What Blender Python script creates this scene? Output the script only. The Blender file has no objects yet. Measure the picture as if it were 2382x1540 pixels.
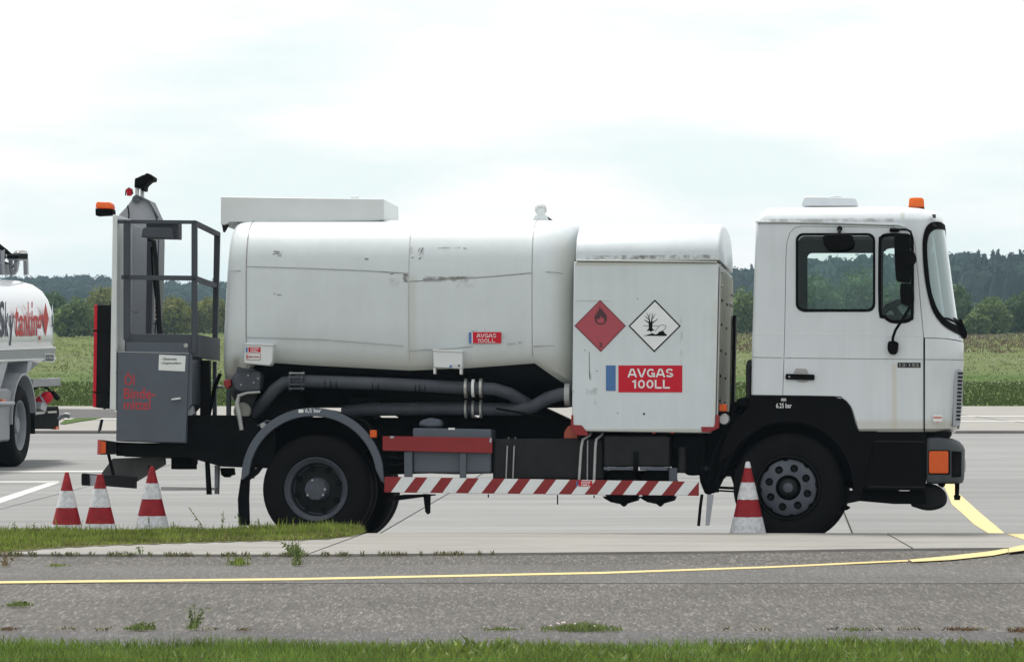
import bpy, bmesh, math, random
from math import radians as R, sin, cos, pi, sqrt
from mathutils import Vector, Matrix
random.seed(7)
S = bpy.context.scene
COL = S.collection

# ------------------------------------------------------------------ camera, world, sun, exposure
F = 10600.0; CX = 1191.0; CY = 770.0; HOR = 722.0; H = 2.0     # focal length and centre in units of a 2382 px wide frame
PITCH = math.atan((CY-HOR)/F)
cd = bpy.data.cameras.new('camera'); cam = bpy.data.objects.new('camera', cd); COL.objects.link(cam)
cam.location = (0, 0, H); cam.rotation_euler = (R(90)-PITCH, 0, 0)
cd.sensor_fit = 'HORIZONTAL'; cd.sensor_width = 36; cd.lens = 36*F/2382
cd.clip_start = 0.5; cd.clip_end = 9000
S.camera = cam
SUN_EL, SUN_AZ = R(70), R(-28)      # azimuth from +Y towards +X (negative: behind the truck, to the left)
w = bpy.data.worlds.new('World'); S.world = w; w.use_nodes = True
nt = w.node_tree; nt.nodes.clear()
N = nt.nodes.new
out = N('ShaderNodeOutputWorld'); bg = N('ShaderNodeBackground'); bg.inputs['Strength'].default_value = 0.10
sky = N('ShaderNodeTexSky'); sky.sky_type = 'NISHITA'; sky.sun_disc = False
sky.sun_elevation = SUN_EL; sky.sun_rotation = SUN_AZ % (2*pi); sky.air_density = 1.0; sky.dust_density = 1.5
tc = N('ShaderNodeTexCoord'); mp = N('ShaderNodeMapping'); mp.inputs['Scale'].default_value = (8, 8, 34)
mp.inputs['Location'].default_value = (2.3, 1.1, 0.4)
nz = N('ShaderNodeTexNoise'); nz.inputs['Scale'].default_value = 1.25; nz.inputs['Detail'].default_value = 5
nz.inputs['Roughness'].default_value = 0.5
rp = N('ShaderNodeValToRGB'); rp.color_ramp.elements[0].position = 0.36; rp.color_ramp.elements[1].position = 0.50
rp.color_ramp.elements[0].color = (0, 0, 0, 1); rp.color_ramp.elements[1].color = (1, 1, 1, 1)
mx = N('ShaderNodeMix'); mx.data_type = 'RGBA'
mx.inputs[7].default_value = (10.1, 10.0, 9.9, 1)
veil = N('ShaderNodeMix'); veil.data_type = 'RGBA'; veil.inputs[0].default_value = .9; veil.inputs[7].default_value = (8.9, 9.9, 9.9, 1)   # thin cloud over the blue
L = nt.links.new
L(sky.outputs[0], veil.inputs[6]); L(veil.outputs[2], mx.inputs[6])
L(tc.outputs['Generated'], mp.inputs['Vector']); L(mp.outputs[0], nz.inputs['Vector']); L(nz.outputs['Fac'], rp.inputs[0])
L(rp.outputs[0], mx.inputs[0]); L(mx.outputs[2], bg.inputs['Color']); L(bg.outputs[0], out.inputs['Surface'])
sd = bpy.data.lights.new('sun', 'SUN'); sun = bpy.data.objects.new('sun', sd); COL.objects.link(sun)
sd.energy = 4.0; sd.angle = R(11); sd.color = (1, .96, .9)
sdir = Vector((sin(SUN_AZ)*cos(SUN_EL), cos(SUN_AZ)*cos(SUN_EL), sin(SUN_EL)))
sun.rotation_euler = sdir.to_track_quat('Z', 'Y').to_euler(); sun.location = (-20, 30, 40)
vs = S.view_settings; vs.view_transform = 'Standard'; vs.look = 'None'; vs.gamma = 1; vs.exposure = 0.07
try: vs.use_curve_mapping = False
except Exception: pass
S.render.engine = 'CYCLES'
S.cycles.volume_bounces = 0

# ------------------------------------------------------------------ measuring helpers
def ray(px, py):
    v = Vector(((px-CX)/F, (CY-py)/F, -1))
    return cam.rotation_euler.to_matrix() @ v
def G(px, py, z):                       # point on the level z seen at px, py
    d = ray(px, py); t = (z-H)/d.z
    return Vector((0, 0, H)) + d*t
def A(px, py, Y):                       # point at distance Y
    d = ray(px, py); return Vector((0, 0, H)) + d*(Y/d.y)
class Frame:
    def __init__(s, M): s.M = M; s.I = M.inverted()
    def __call__(s, px, py, ly=0.0):    # point of the vehicle's own lengthwise plane ly
        o = s.I @ Vector((0, 0, H)); d = s.I.to_3x3() @ ray(px, py)
        return o + d*((ly-o.y)/d.y)

# ------------------------------------------------------------------ materials
def srgb(r, g, b):
    f = lambda c: (c/255/12.92 if c/255 <= .04045 else ((c/255+.055)/1.055)**2.4)
    return (f(r), f(g), f(b))
def mat(name, col, rough=.5, metal=0, var=.12, scale=6, bump=0, bscale=40, spec=.5, stretch=None, island=0, stains=(), coat=0, objvar=0, sub=0, streak=0):
    m = bpy.data.materials.new(name); m.use_nodes = True; t = m.node_tree; b = t.nodes['Principled BSDF']; n = t.nodes.new; l = t.links.new
    b.inputs['Roughness'].default_value = rough; b.inputs['Metallic'].default_value = metal
    b.inputs['Specular IOR Level'].default_value = spec; b.inputs['Coat Weight'].default_value = coat
    co = n('ShaderNodeTexCoord').outputs['Object']
    vec = co
    if stretch:
        mpp = n('ShaderNodeMapping'); mpp.inputs['Scale'].default_value = stretch; l(co, mpp.inputs['Vector']); vec = mpp.outputs[0]
    nzz = n('ShaderNodeTexNoise'); nzz.inputs['Scale'].default_value = scale; nzz.inputs['Detail'].default_value = 6; nzz.inputs['Roughness'].default_value = .62
    l(vec, nzz.inputs['Vector'])
    mr = n('ShaderNodeMapRange'); mr.inputs['From Min'].default_value = .3; mr.inputs['From Max'].default_value = .7
    mr.inputs['To Min'].default_value = 1-var; mr.inputs['To Max'].default_value = 1+var*.7
    l(nzz.outputs['Fac'], mr.inputs['Value'])
    val = mr.outputs[0]
    def mul(a, bb):
        q = n('ShaderNodeMath'); q.operation = 'MULTIPLY'; l(a, q.inputs[0]); l(bb, q.inputs[1]); return q.outputs[0]
    if streak:
        ms_ = n('ShaderNodeMapping'); ms_.inputs['Scale'].default_value = (9, 9, .7); l(co, ms_.inputs['Vector'])
        ns_ = n('ShaderNodeTexNoise'); ns_.inputs['Scale'].default_value = 1.6; ns_.inputs['Detail'].default_value = 7; l(ms_.outputs[0], ns_.inputs['Vector'])
        r3 = n('ShaderNodeMapRange'); r3.inputs['From Min'].default_value = .35; r3.inputs['From Max'].default_value = .65; r3.inputs['To Min'].default_value = 1-streak; r3.inputs['To Max'].default_value = 1+streak*.5
        l(ns_.outputs['Fac'], r3.inputs['Value']); val = mul(val, r3.outputs[0])
    if island:
        g = n('ShaderNodeNewGeometry'); r2 = n('ShaderNodeMapRange'); r2.inputs['To Min'].default_value = 1-island; r2.inputs['To Max'].default_value = 1+island
        l(g.outputs['Random Per Island'], r2.inputs['Value']); val = mul(val, r2.outputs[0])
    if objvar:
        g = n('ShaderNodeObjectInfo'); r2 = n('ShaderNodeMapRange'); r2.inputs['To Min'].default_value = 1-objvar; r2.inputs['To Max'].default_value = 1+objvar
        l(g.outputs['Random'], r2.inputs['Value']); val = mul(val, r2.outputs[0])
    vm = n('ShaderNodeVectorMath'); vm.operation = 'SCALE'; vm.inputs[0].default_value = col[:3]; l(val, vm.inputs['Scale'])
    c = vm.outputs[0]
    if stains:
        sx = n('ShaderNodeSeparateXYZ'); l(co, sx.inputs[0])
        n2 = n('ShaderNodeTexNoise'); n2.inputs['Scale'].default_value = 14; n2.inputs['Detail'].default_value = 5; l(co, n2.inputs['Vector'])
        for (x0, x1, z0, z1, sc, amt, soft, rag) in stains:
            f = None
            for (o_, a_, b_) in ((sx.outputs[0], x0, x1), (sx.outputs[2], z0, z1)):
                for lo, hi in ((a_-soft, a_+soft), (b_+soft, b_-soft)):
                    q = n('ShaderNodeMapRange'); q.interpolation_type = 'SMOOTHSTEP'
                    q.inputs['From Min'].default_value = min(lo, hi); q.inputs['From Max'].default_value = max(lo, hi)
                    if lo > hi: q.inputs['To Min'].default_value = 1; q.inputs['To Max'].default_value = 0
                    l(o_, q.inputs['Value']); f = q.outputs[0] if f is None else mul(f, q.outputs[0])
            if rag:
                q = n('ShaderNodeMapRange'); q.inputs['From Min'].default_value = .5-.25*(1.2-rag); q.inputs['From Max'].default_value = .62
                l(n2.outputs['Fac'], q.inputs['Value']); f = mul(f, q.outputs[0])
            q = n('ShaderNodeMath'); q.operation = 'MULTIPLY'; q.inputs[1].default_value = amt; l(f, q.inputs[0])
            mm = n('ShaderNodeMix'); mm.data_type = 'RGBA'; l(q.outputs[0], mm.inputs[0]); l(c, mm.inputs[6]); mm.inputs[7].default_value = (*sc, 1); c = mm.outputs[2]
    l(c, b.inputs['Base Color'])
    if bump:
        n3 = n('ShaderNodeTexNoise'); n3.inputs['Scale'].default_value = bscale; n3.inputs['Detail'].default_value = 4; l(vec, n3.inputs['Vector'])
        bp = n('ShaderNodeBump'); bp.inputs['Strength'].default_value = bump; bp.inputs['Distance'].default_value = .02
        l(n3.outputs['Fac'], bp.inputs['Height']); l(bp.outputs[0], b.inputs['Normal'])
    if sub:
        b.inputs['Subsurface Weight'].default_value = 0
        tr = n('ShaderNodeBsdfTranslucent'); l(c, tr.inputs['Color']); ms = n('ShaderNodeMixShader'); ms.inputs[0].default_value = sub
        o_ = [q for q in t.nodes if q.type == 'OUTPUT_MATERIAL'][0]
        l(b.outputs[0], ms.inputs[1]); l(tr.outputs[0], ms.inputs[2]); l(ms.outputs[0], o_.inputs['Surface'])
    return m
def glass(name, tint, refl=.5, rough=.02, body=0, bodycol=(.5, .5, .5)):
    m = bpy.data.materials.new(name); m.use_nodes = True; t = m.node_tree; t.nodes.clear(); n = t.nodes.new; l = t.links.new
    o_ = n('ShaderNodeOutputMaterial'); tr = n('ShaderNodeBsdfTransparent'); tr.inputs[0].default_value = (*tint, 1)
    gl = n('ShaderNodeBsdfGlossy'); gl.inputs['Roughness'].default_value = rough; gl.inputs[0].default_value = (.9, .95, .95, 1)
    fr = n('ShaderNodeFresnel'); fr.inputs[0].default_value = 1.45
    mm = n('ShaderNodeMath'); mm.operation = 'MULTIPLY'; mm.inputs[1].default_value = refl; mm.use_clamp = True
    ms = n('ShaderNodeMixShader'); l(fr.outputs[0], mm.inputs[0]); l(mm.outputs[0], ms.inputs[0]); l(tr.outputs[0], ms.inputs[1]); l(gl.outputs[0], ms.inputs[2])
    last = ms.outputs[0]
    if body:
        df = n('ShaderNodeBsdfDiffuse'); df.inputs[0].default_value = (*bodycol, 1); m2 = n('ShaderNodeMixShader'); m2.inputs[0].default_value = body
        l(last, m2.inputs[1]); l(df.outputs[0], m2.inputs[2]); last = m2.outputs[0]
    l(last, o_.inputs['Surface']); return m

# ------------------------------------------------------------------ object helpers
def tag(o, label=None, cat=None, group=None, kind=None):
    if label: o['label'] = label
    if cat: o['category'] = cat
    if group: o['group'] = group
    if kind: o['kind'] = kind
    return o
def empty(name, M=None, loc=None):
    o = bpy.data.objects.new(name, None); COL.objects.link(o); o.empty_display_size = .3
    if M is not None: o.matrix_world = M
    if loc is not None: o.location = loc
    return o
def finish(me, smooth):
    if smooth:
        me.polygons.foreach_set('use_smooth', [True]*len(me.polygons))
        try: me.set_sharp_from_angle(angle=R(38))
        except Exception: pass
def link(name, me, m, parent, smooth=False, bevel=0, seg=2):
    finish(me, smooth or bevel > 0)
    if m is not None and len(me.materials) == 0:
        for q in (m if isinstance(m, (list, tuple)) else [m]): me.materials.append(q)
    o = bpy.data.objects.new(name, me); COL.objects.link(o)
    if parent is not None: o.parent = parent
    if bevel:
        b = o.modifiers.new('bevel', 'BEVEL'); b.width = bevel; b.segments = seg; b.limit_method = 'ANGLE'; b.angle_limit = R(40)
    return o
def mk(name, vs_, fs, fix=True):
    me = bpy.data.meshes.new(name); me.from_pydata([tuple(v) for v in vs_], [], fs); me.update()
    if fix:
        bm = bmesh.new(); bm.from_mesh(me); bmesh.ops.recalc_face_normals(bm, faces=bm.faces); bm.to_mesh(me); bm.free()
    return me
def me_prism(pts, y0, y1, axis=1):       # pts: 3D points at y0, extruded along local y to y1
    n = len(pts); d = Vector((0, y1-y0, 0))
    vs_ = [Vector(p) for p in pts]+[Vector(p)+d for p in pts]
    fs = [list(range(n)), list(range(2*n-1, n-1, -1))]+[[i, (i+1) % n, n+(i+1) % n, n+i] for i in range(n)]
    return mk('m', vs_, fs)
def rr(x0, y0, x1, y1, r, n=5):          # rounded rectangle in frame units
    o = []
    for cx, cy, a0 in ((x1-r, y0+r, -90), (x1-r, y1-r, 0), (x0+r, y1-r, 90), (x0+r, y0+r, 180)):
        for i in range(n+1):
            a = R(a0+90*i/n); o.append((cx+r*cos(a), cy+r*sin(a)))
    return o
def circ(cx, cy, r, n=24, ry=None): return [(cx+r*cos(2*pi*i/n), cy+(ry or r)*sin(2*pi*i/n)) for i in range(n)]
def rect(x0, y0, x1, y1): return [(x0, y0), (x1, y0), (x1, y1), (x0, y1)]
def smooth_poly(pts, closed=False, n=4):  # Catmull-Rom through frame points
    o = []; k = len(pts)
    g = (lambda i: pts[i % k]) if closed else (lambda i: pts[max(0, min(k-1, i))])
    for i in range(k if closed else k-1):
        p0, p1, p2, p3 = g(i-1), g(i), g(i+1), g(i+2)
        for j in range(n):
            t = j/n
            o.append(tuple(.5*((2*p1[c])+(-p0[c]+p2[c])*t+(2*p0[c]-5*p1[c]+4*p2[c]-p3[c])*t*t+(-p0[c]+3*p1[c]-3*p2[c]+p3[c])*t**3) for c in range(len(p1))))
    if not closed: o.append(tuple(pts[-1]))
    return o
def boolean(a, b, op='DIFFERENCE'):
    oa = bpy.data.objects.new('ta', a); ob = bpy.data.objects.new('tb', b); COL.objects.link(oa); COL.objects.link(ob)
    md = oa.modifiers.new('b', 'BOOLEAN'); md.object = ob; md.operation = op; md.solver = 'EXACT'
    dg = bpy.context.evaluated_depsgraph_get(); dg.update()
    r = bpy.data.meshes.new_from_object(oa.evaluated_get(dg))
    bpy.data.objects.remove(oa); bpy.data.objects.remove(ob)
    return r
class Veh:                                # building helpers in a vehicle's own frame
    def __init__(s, fr, root): s.P = fr; s.root = root
    def pm(s, pts, y0, y1): return me_prism([s.P(x, y, y0) for x, y in pts], y0, y1)
    def prism(s, name, pts, y0, y1, m, parent=None, bevel=0, smooth=False, label=None):
        o = link(name, s.pm(pts, y0, y1), m, parent or s.root, smooth, bevel)
        if label: o['label'] = label
        return o
    def box(s, name, x0, ya, x1, yb, y0, y1, m, parent=None, bevel=.004, label=None):
        return s.prism(name, rect(x0, ya, x1, yb), y0, y1, m, parent, bevel, label=label)
    def tube(s, name, pts, r, m, parent=None, n=12, label=None):   # pts (px,py,y) ; r metres (or list)
        o = link(name, me_tube([s.P(*p) for p in pts], r, n), m, parent or s.root, True)
        if label: o['label'] = label
        return o
    def lathe(s, name, c, prof, m, parent=None, n=48): return link(name, me_lathe(s.P(*c), prof, n), m, parent or s.root, True)
    def decal(s, name, pts, y, m, parent, t=.0015): return s.prism(name, pts, y-t, y, m, parent)
    def strokes(s, name, segs, y, m, parent, t=.0015):             # (x0,y0,x1,y1,w0,w1)
        vs_ = []; fs = []
        for x0, y0, x1, y1, w0, w1 in segs:
            dx, dy = x1-x0, y1-y0; l_ = sqrt(dx*dx+dy*dy) or 1; nx, ny = -dy/l_, dx/l_
            q = [(x0+nx*w0/2, y0+ny*w0/2), (x1+nx*w1/2, y1+ny*w1/2), (x1-nx*w1/2, y1-ny*w1/2), (x0-nx*w0/2, y0-ny*w0/2)]
            b = len(vs_)
            vs_ += [s.P(a, c, y-t) for a, c in q]+[s.P(a, c, y-t)+Vector((0, t, 0)) for a, c in q]
            fs += [[b, b+1, b+2, b+3], [b+7, b+6, b+5, b+4]]+[[b+i, b+(i+1) % 4, b+4+(i+1) % 4, b+4+i] for i in range(4)]
        return link(name, mk('m', vs_, fs), m, parent)
    def text(s, name, body, x0, y0, x1, y1, y, m, parent, off=.0, shear=0):   # fitted into the rectangle, standing 1.5 mm proud
        cu = bpy.data.curves.new('t', 'FONT'); cu.body = body; cu.size = 1; cu.extrude = .001; cu.offset = off; cu.shear = shear; cu.resolution_u = 3
        ob = bpy.data.objects.new('t', cu); COL.objects.link(ob)
        dg = bpy.context.evaluated_depsgraph_get(); dg.update()
        me = bpy.data.meshes.new_from_object(ob.evaluated_get(dg)); bpy.data.objects.remove(ob)
        xs = [v.co.x for v in me.vertices]; ys = [v.co.y for v in me.vertices]
        a, b, c, d = min(xs), max(xs), min(ys), max(ys)
        p00 = s.P(x0, y1, y); p10 = s.P(x1, y1, y); p01 = s.P(x0, y0, y)
        for v in me.vertices:
            u = (v.co.x-a)/(b-a); q = (v.co.y-c)/(d-c); zz = v.co.z
            v.co = p00+(p10-p00)*u+(p01-p00)*q+Vector((0, -.0008 if zz > 0 else .0008, 0))
        me.materials.clear(); me.update()
        bm = bmesh.new(); bm.from_mesh(me); bmesh.ops.recalc_face_normals(bm, faces=bm.faces); bm.to_mesh(me); bm.free()
        return link(name, me, m, parent)
def me_tube(P_, r, n=12):
    k = len(P_); rs = r if isinstance(r, (list, tuple)) else [r]*k
    vs_ = []; fs = []; up = None
    for i in range(k):
        t = (P_[min(k-1, i+1)]-P_[max(0, i-1)]).normalized()
        if up is None:
            up = Vector((0, 0, 1)) if abs(t.z) < .9 else Vector((0, 1, 0))
        a = t.cross(up).normalized(); up = a.cross(t).normalized()
        for j in range(n):
            th = 2*pi*(j+.5)/n; vs_.append(P_[i]+(a*cos(th)+up*sin(th))*rs[i])
    for i in range(k-1):
        for j in range(n): fs.append([i*n+j, i*n+(j+1) % n, (i+1)*n+(j+1) % n, (i+1)*n+j])
    fs += [list(range(n))[::-1], list(range((k-1)*n, k*n))]
    return mk('m', vs_, fs)
def me_lathe(c, prof, n=48, caps=False):              # around the local y axis; prof = [(radius, y offset)]
    vs_ = []; fs = []; k = len(prof)
    for r, y in prof:
        for j in range(n):
            a = 2*pi*j/n; vs_.append(c+Vector((max(r, 1e-4)*cos(a), y, max(r, 1e-4)*sin(a))))
    for i in range(k-1):
        for j in range(n): fs.append([i*n+j, i*n+(j+1) % n, (i+1)*n+(j+1) % n, (i+1)*n+j])
    if prof[0][0] < .02 or caps: fs.append(list(range(n)))
    if prof[-1][0] < .02 or caps: fs.append(list(range((k-1)*n, k*n)))
    return mk('m', vs_, fs)
def me_loft(rings, closed=True, caps=True):
    n = len(rings[0]); vs_ = [p for r in rings for p in r]; fs = []
    for i in range(len(rings)-1):
        for j in range(n if closed else n-1): fs.append([i*n+j, i*n+(j+1) % n, (i+1)*n+(j+1) % n, (i+1)*n+j])
    if caps: fs += [list(range(n)), list(range((len(rings)-1)*n, len(rings)*n))]
    return mk('m', vs_, fs)

# ------------------------------------------------------------------ GROUND
ZK = .12            # level of the near slab and road
ZB = -.035          # level of the ground beyond the apron
def prof(Y):        # the apron drains away from the near kerb
    if Y <= 39.3: return 0.0
    if Y < 41.6: return -.085*(Y-39.3)/2.3
    return -.085
m_conc = mat('concrete', (.198, .202, .201), .85, var=.20, scale=1.5, stretch=(.13, .85, 1), bump=.15, bscale=30, objvar=.085, spec=.3)
m_conc2 = mat('pale_concrete', (.250, .244, .230), .85, var=.16, scale=2.0, stretch=(.4, 1.3, 1), bump=.2, bscale=40, spec=.3)
m_joint = mat('joint_filler', (.05, .048, .045), .9, var=.2)
m_soil = mat('soil', (.09, .07, .05), .95, var=.3, scale=8)
m_white_line = mat('white_marking', (.50, .50, .49), .7, var=.12, scale=5)
m_yellow = mat('yellow_marking', (.56, .45, .20), .7, var=.14, scale=7)
def asphalt(name, c, cont, sc):
    m = bpy.data.materials.new(name); m.use_nodes = True; t = m.node_tree; b = t.nodes['Principled BSDF']; n = t.nodes.new; l = t.links.new
    co = n('ShaderNodeTexCoord').outputs['Object']
    v = n('ShaderNodeTexVoronoi'); v.inputs['Scale'].default_value = sc; mq = n('ShaderNodeMapping'); mq.inputs['Scale'].default_value = (1, .085, 1); l(co, mq.inputs[0]); l(mq.outputs[0], v.inputs['Vector'])
    sp = n('ShaderNodeSeparateColor'); l(v.outputs['Color'], sp.inputs[0])
    r1 = n('ShaderNodeValToRGB'); e = r1.color_ramp.elements; e[0].position = 0; e[0].color = (1-cont, 1-cont, 1-cont, 1); e[1].position = 1; e[1].color = (1+cont*1.8,)*3+(1,)
    q = r1.color_ramp.elements.new(.86); q.color = (1+.25*cont,)*3+(1,)
    l(sp.outputs[0], r1.inputs[0])
    n1 = n('ShaderNodeTexNoise'); n1.inputs['Scale'].default_value = .8; n1.inputs['Detail'].default_value = 6; l(co, n1.inputs['Vector'])
    r2 = n('ShaderNodeMapRange'); r2.inputs['From Min'].default_value = .3; r2.inputs['From Max'].default_value = .7; r2.inputs['To Min'].default_value = .85; r2.inputs['To Max'].default_value = 1.13; l(n1.outputs[0], r2.inputs[0])
    vm = n('ShaderNodeVectorMath'); vm.operation = 'SCALE'; l(r1.outputs[0], vm.inputs[0]); l(r2.outputs[0], vm.inputs['Scale'])
    v2 = n('ShaderNodeVectorMath'); v2.operation = 'MULTIPLY'; v2.inputs[1].default_value = c; l(vm.outputs[0], v2.inputs[0]); l(v2.outputs[0], b.inputs['Base Color'])
    b.inputs['Roughness'].default_value = .85; b.inputs['Specular IOR Level'].default_value = .25
    bp = n('ShaderNodeBump'); bp.inputs['Strength'].default_value = .5; bp.inputs['Distance'].default_value = .006; l(v.outputs['Distance'], bp.inputs['Height']); l(bp.outputs[0], b.inputs['Normal'])
    return m
m_asph_c = asphalt('coarse_asphalt', (.096, .091, .085), .40, 85)
m_asph_f = asphalt('fine_asphalt', (.108, .105, .101), .25, 110)
m_asph_d = asphalt('dark_asphalt', (.082, .080, .080), .32, 100)
def sheet(name, pts, m, parent=None, thick=.003, label=None, kind='structure'):
    n = len(pts); lo = [Vector(p)-Vector((0, 0, thick)) for p in pts]
    fs = [list(range(n)), list(range(2*n-1, n-1, -1))]+[[i, (i+1) % n, n+(i+1) % n, n+i] for i in range(n)]
    o = link(name, mk(name, list(pts)+lo, fs), m, parent)
    if parent is None: tag(o, label, kind=kind)
    return o

# base ground: one sheet out to the horizon, coloured as meadow zones
m_field = bpy.data.materials.new('meadow_ground'); m_field.use_nodes = True
t = m_field.node_tree; b = t.nodes['Principled BSDF']; n = t.nodes.new; l = t.links.new
co = n('ShaderNodeTexCoord').outputs['Object']; sx = n('ShaderNodeSeparateXYZ'); l(co, sx.inputs[0])
n1 = n('ShaderNodeTexNoise'); n1.inputs['Scale'].default_value = .09; n1.inputs['Detail'].default_value = 8; n1.inputs['Roughness'].default_value = .7; l(co, n1.inputs['Vector'])
ad = n('ShaderNodeMath'); ad.operation = 'MULTIPLY_ADD'; ad.inputs[1].default_value = 55; l(n1.outputs[0], ad.inputs[0]); l(sx.outputs[1], ad.inputs[2])
mr = n('ShaderNodeMapRange'); mr.inputs['From Min'].default_value = 100; mr.inputs['From Max'].default_value = 500; l(ad.outputs[0], mr.inputs[0])
cr = n('ShaderNodeValToRGB'); e = cr.color_ramp.elements
e[0].position = .0; e[0].color = (0.066, 0.111, 0.025, 1); e[1].position = 1; e[1].color = (0.086, 0.128, 0.032, 1)
for p_, c_ in ((.16, (0.066, 0.111, 0.025, 1)), (.19, (0.109, 0.140, 0.049, 1)), (.30, (0.113, 0.140, 0.049, 1)), (.4, (0.109, 0.140, 0.038, 1)), (.6, (0.113, 0.140, 0.038, 1))):
    q = e.new(p_); q.color = c_
l(mr.outputs[0], cr.inputs[0])
n2 = n('ShaderNodeTexNoise'); n2.inputs['Scale'].default_value = 1.6; n2.inputs['Detail'].default_value = 9; n2.inputs['Roughness'].default_value = .8; l(co, n2.inputs['Vector'])
m2 = n('ShaderNodeMapRange'); m2.inputs['From Min'].default_value = .3; m2.inputs['From Max'].default_value = .7; m2.inputs['To Min'].default_value = .62; m2.inputs['To Max'].default_value = 1.05; l(n2.outputs[0], m2.inputs[0])
vm = n('ShaderNodeVectorMath'); vm.operation = 'SCALE'; l(cr.outputs[0], vm.inputs[0]); l(m2.outputs[0], vm.inputs['Scale']); l(vm.outputs[0], b.inputs['Base Color']); b.inputs['Roughness'].default_value = 1; b.inputs['Specular IOR Level'].default_value = .1
zz = ZB-.13
tag(link('ground', mk('ground', [(-1400, 96.9, ZB), (1400, 96.9, ZB), (1400, 2400, ZB), (-1400, 2400, ZB), (-1400, -300, -.3), (1400, -300, -.3), (1400, 96.9, -.3), (-1400, 96.9, -.3)], [[0, 1, 2, 3], [4, 5, 6, 7], [7, 6, 1, 0]]), m_field, None), kind='structure')

# apron of concrete slabs (each its own piece)
apron = tag(empty('apron'), kind='structure')
rows = [38.53, 44.4, 50.4, 56.4, 62.4, 69.6, 77.3]
SP = 4.42; k0 = -1.27
def col_x(i, Y): return k0+SP*i+.055*(Y-42)
jb = .007
for r_ in range(len(rows)-1):
    for i in range(-5, 6):
        Y0, Y1 = rows[r_]+jb, rows[r_+1]-jb
        ys = [Y0]+[y for y in (39.3, 41.6) if Y0 < y < Y1]+[Y1]
        vs_ = []; fs = []
        for Y in ys:
            for X in (col_x(i, Y)+jb*1.4, col_x(i+1, Y)-jb*1.4): vs_ += [(X, Y, prof(Y)), (X, Y, -.26)]
        for q in range(len(ys)-1):
            a = q*4; fs += [[a, a+2, a+6, a+4], [a, a+4, a+5, a+1], [a+2, a+3, a+7, a+6]]
        a = (len(ys)-1)*4; fs += [[0, 1, 3, 2], [a, a+2, a+3, a+1]]
        link('concrete_slab', mk('slab', vs_, fs), m_conc, apron)
bed = link('joint_bed', mk('bed', [(-30, 38.53, -.03), (30, 38.53, -.03), (-30, 41.6, -.115), (30, 41.6, -.115), (-30, 77.3, -.115), (30, 77.3, -.115)], [[0, 1, 3, 2], [2, 3, 5, 4]]), m_joint, apron)

# near kerb strip of pale slabs, raised above the apron
ks = tag(empty('kerb_strip'), kind='structure')
def near_edge(px):      # road-side edge of the slabs
    pts = [(-600, 1291), (0, 1288), (700, 1289), (1100, 1286), (1700, 1281), (2000, 1276), (2382, 1273), (3000, 1270)]
    for a, c in zip(pts, pts[1:]):
        if a[0] <= px <= c[0]: return a[1]+(c[1]-a[1])*(px-a[0])/(c[0]-a[0])
    return 1272
def slab_poly(fx0, fx1, nx0, nx1):       # far edge px range, near edge px range
    far = [G(fx0, 1240.3, ZK), G(fx1, 1240.3, ZK)]
    k = 10; near = [G(nx1+(nx0-nx1)*i/k, near_edge(nx1+(nx0-nx1)*i/k), ZK) for i in range(k+1)]
    far = [Vector((p.x, 38.5, ZK)) for p in far]
    return far+near
for fx0, fx1, nx0, nx1 in ((-900, 846, -900, 712), (852, 2060, 718, 2120), (2064, 3200, 2126, 3200)):
    sheet('kerb_slab', slab_poly(fx0, fx1, nx0, nx1), m_conc2, ks, thick=.42)

# road in front: strips of different asphalt
road = tag(empty('taxi_road'), kind='structure')
def strip(name, y0, y1, m, z, wob=0, x0=-14, x1=14):
    Ya, Yb = G(CX, y0, ZK).y, G(CX, y1, ZK).y
    k = 60; pts = [Vector((x0+(x1-x0)*i/k, Ya+random.uniform(-wob, wob), z)) for i in range(k+1)]
    pts += [Vector((x1-(x1-x0)*i/k, Yb+random.uniform(-wob, wob), z)) for i in range(k+1)]
    return sheet(name, pts, m, road, thick=.003)
sheet('asphalt_base', [Vector((-16, 23.2, ZK-.02)), Vector((16, 23.2, ZK-.02)), Vector((16, 36.2, ZK-.02)), Vector((-16, 36.2, ZK-.02))], m_asph_c, road, thick=.3)
strip('asphalt_strip', 1308, 1350, m_asph_f, ZK-.0165, .05)
strip('asphalt_strip', 1462, 1520, m_asph_d, ZK-.0165, .04)
# markings
def ppoly(pts, z): return [G(x, y, z) for x, y in pts]
def band(top, bot, z): return ppoly(top+bot[::-1], z)
zt = ZK-.0125
tag(sheet('yellow_line', band([(-300, 1352), (0, 1351), (700, 1343.5), (1400, 1329.5), (1800, 1316), (2112, 1301.5)], [(-300, 1357), (0, 1356), (700, 1348.2), (1400, 1333.6), (1800, 1319.6), (2112, 1304.8)], zt), m_yellow), kind='structure')
tag(sheet('yellow_line', band([(2114, 1301), (2200, 1293), (2300, 1282), (2345, 1274.5)], [(2122, 1306), (2215, 1301), (2310, 1291), (2345, 1284)], zt+.004), m_yellow), kind='structure')
tag(sheet('yellow_line', ppoly([(2346, 1274.5), (2382, 1266.5), (2400, 1261), (2396, 1258), (2382, 1254.5), (2342, 1241.2), (2430, 1241.2), (2460, 1250), (2450, 1264), (2382, 1279.5), (2346, 1284)], ZK+.004), m_yellow), kind='structure')
tag(sheet('yellow_line', [Vector((p.x, p.y, prof(p.y)+.004)) for p in ppoly([(2185, 1108), (2210, 1108), (2232, 1150), (2281, 1194), (2335, 1239), (2352, 1256), (2318, 1256), (2297, 1239), (2266, 1220), (2237, 1193), (2214, 1173), (2205, 1150)], -.085)], m_yellow), kind='structure')
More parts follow.
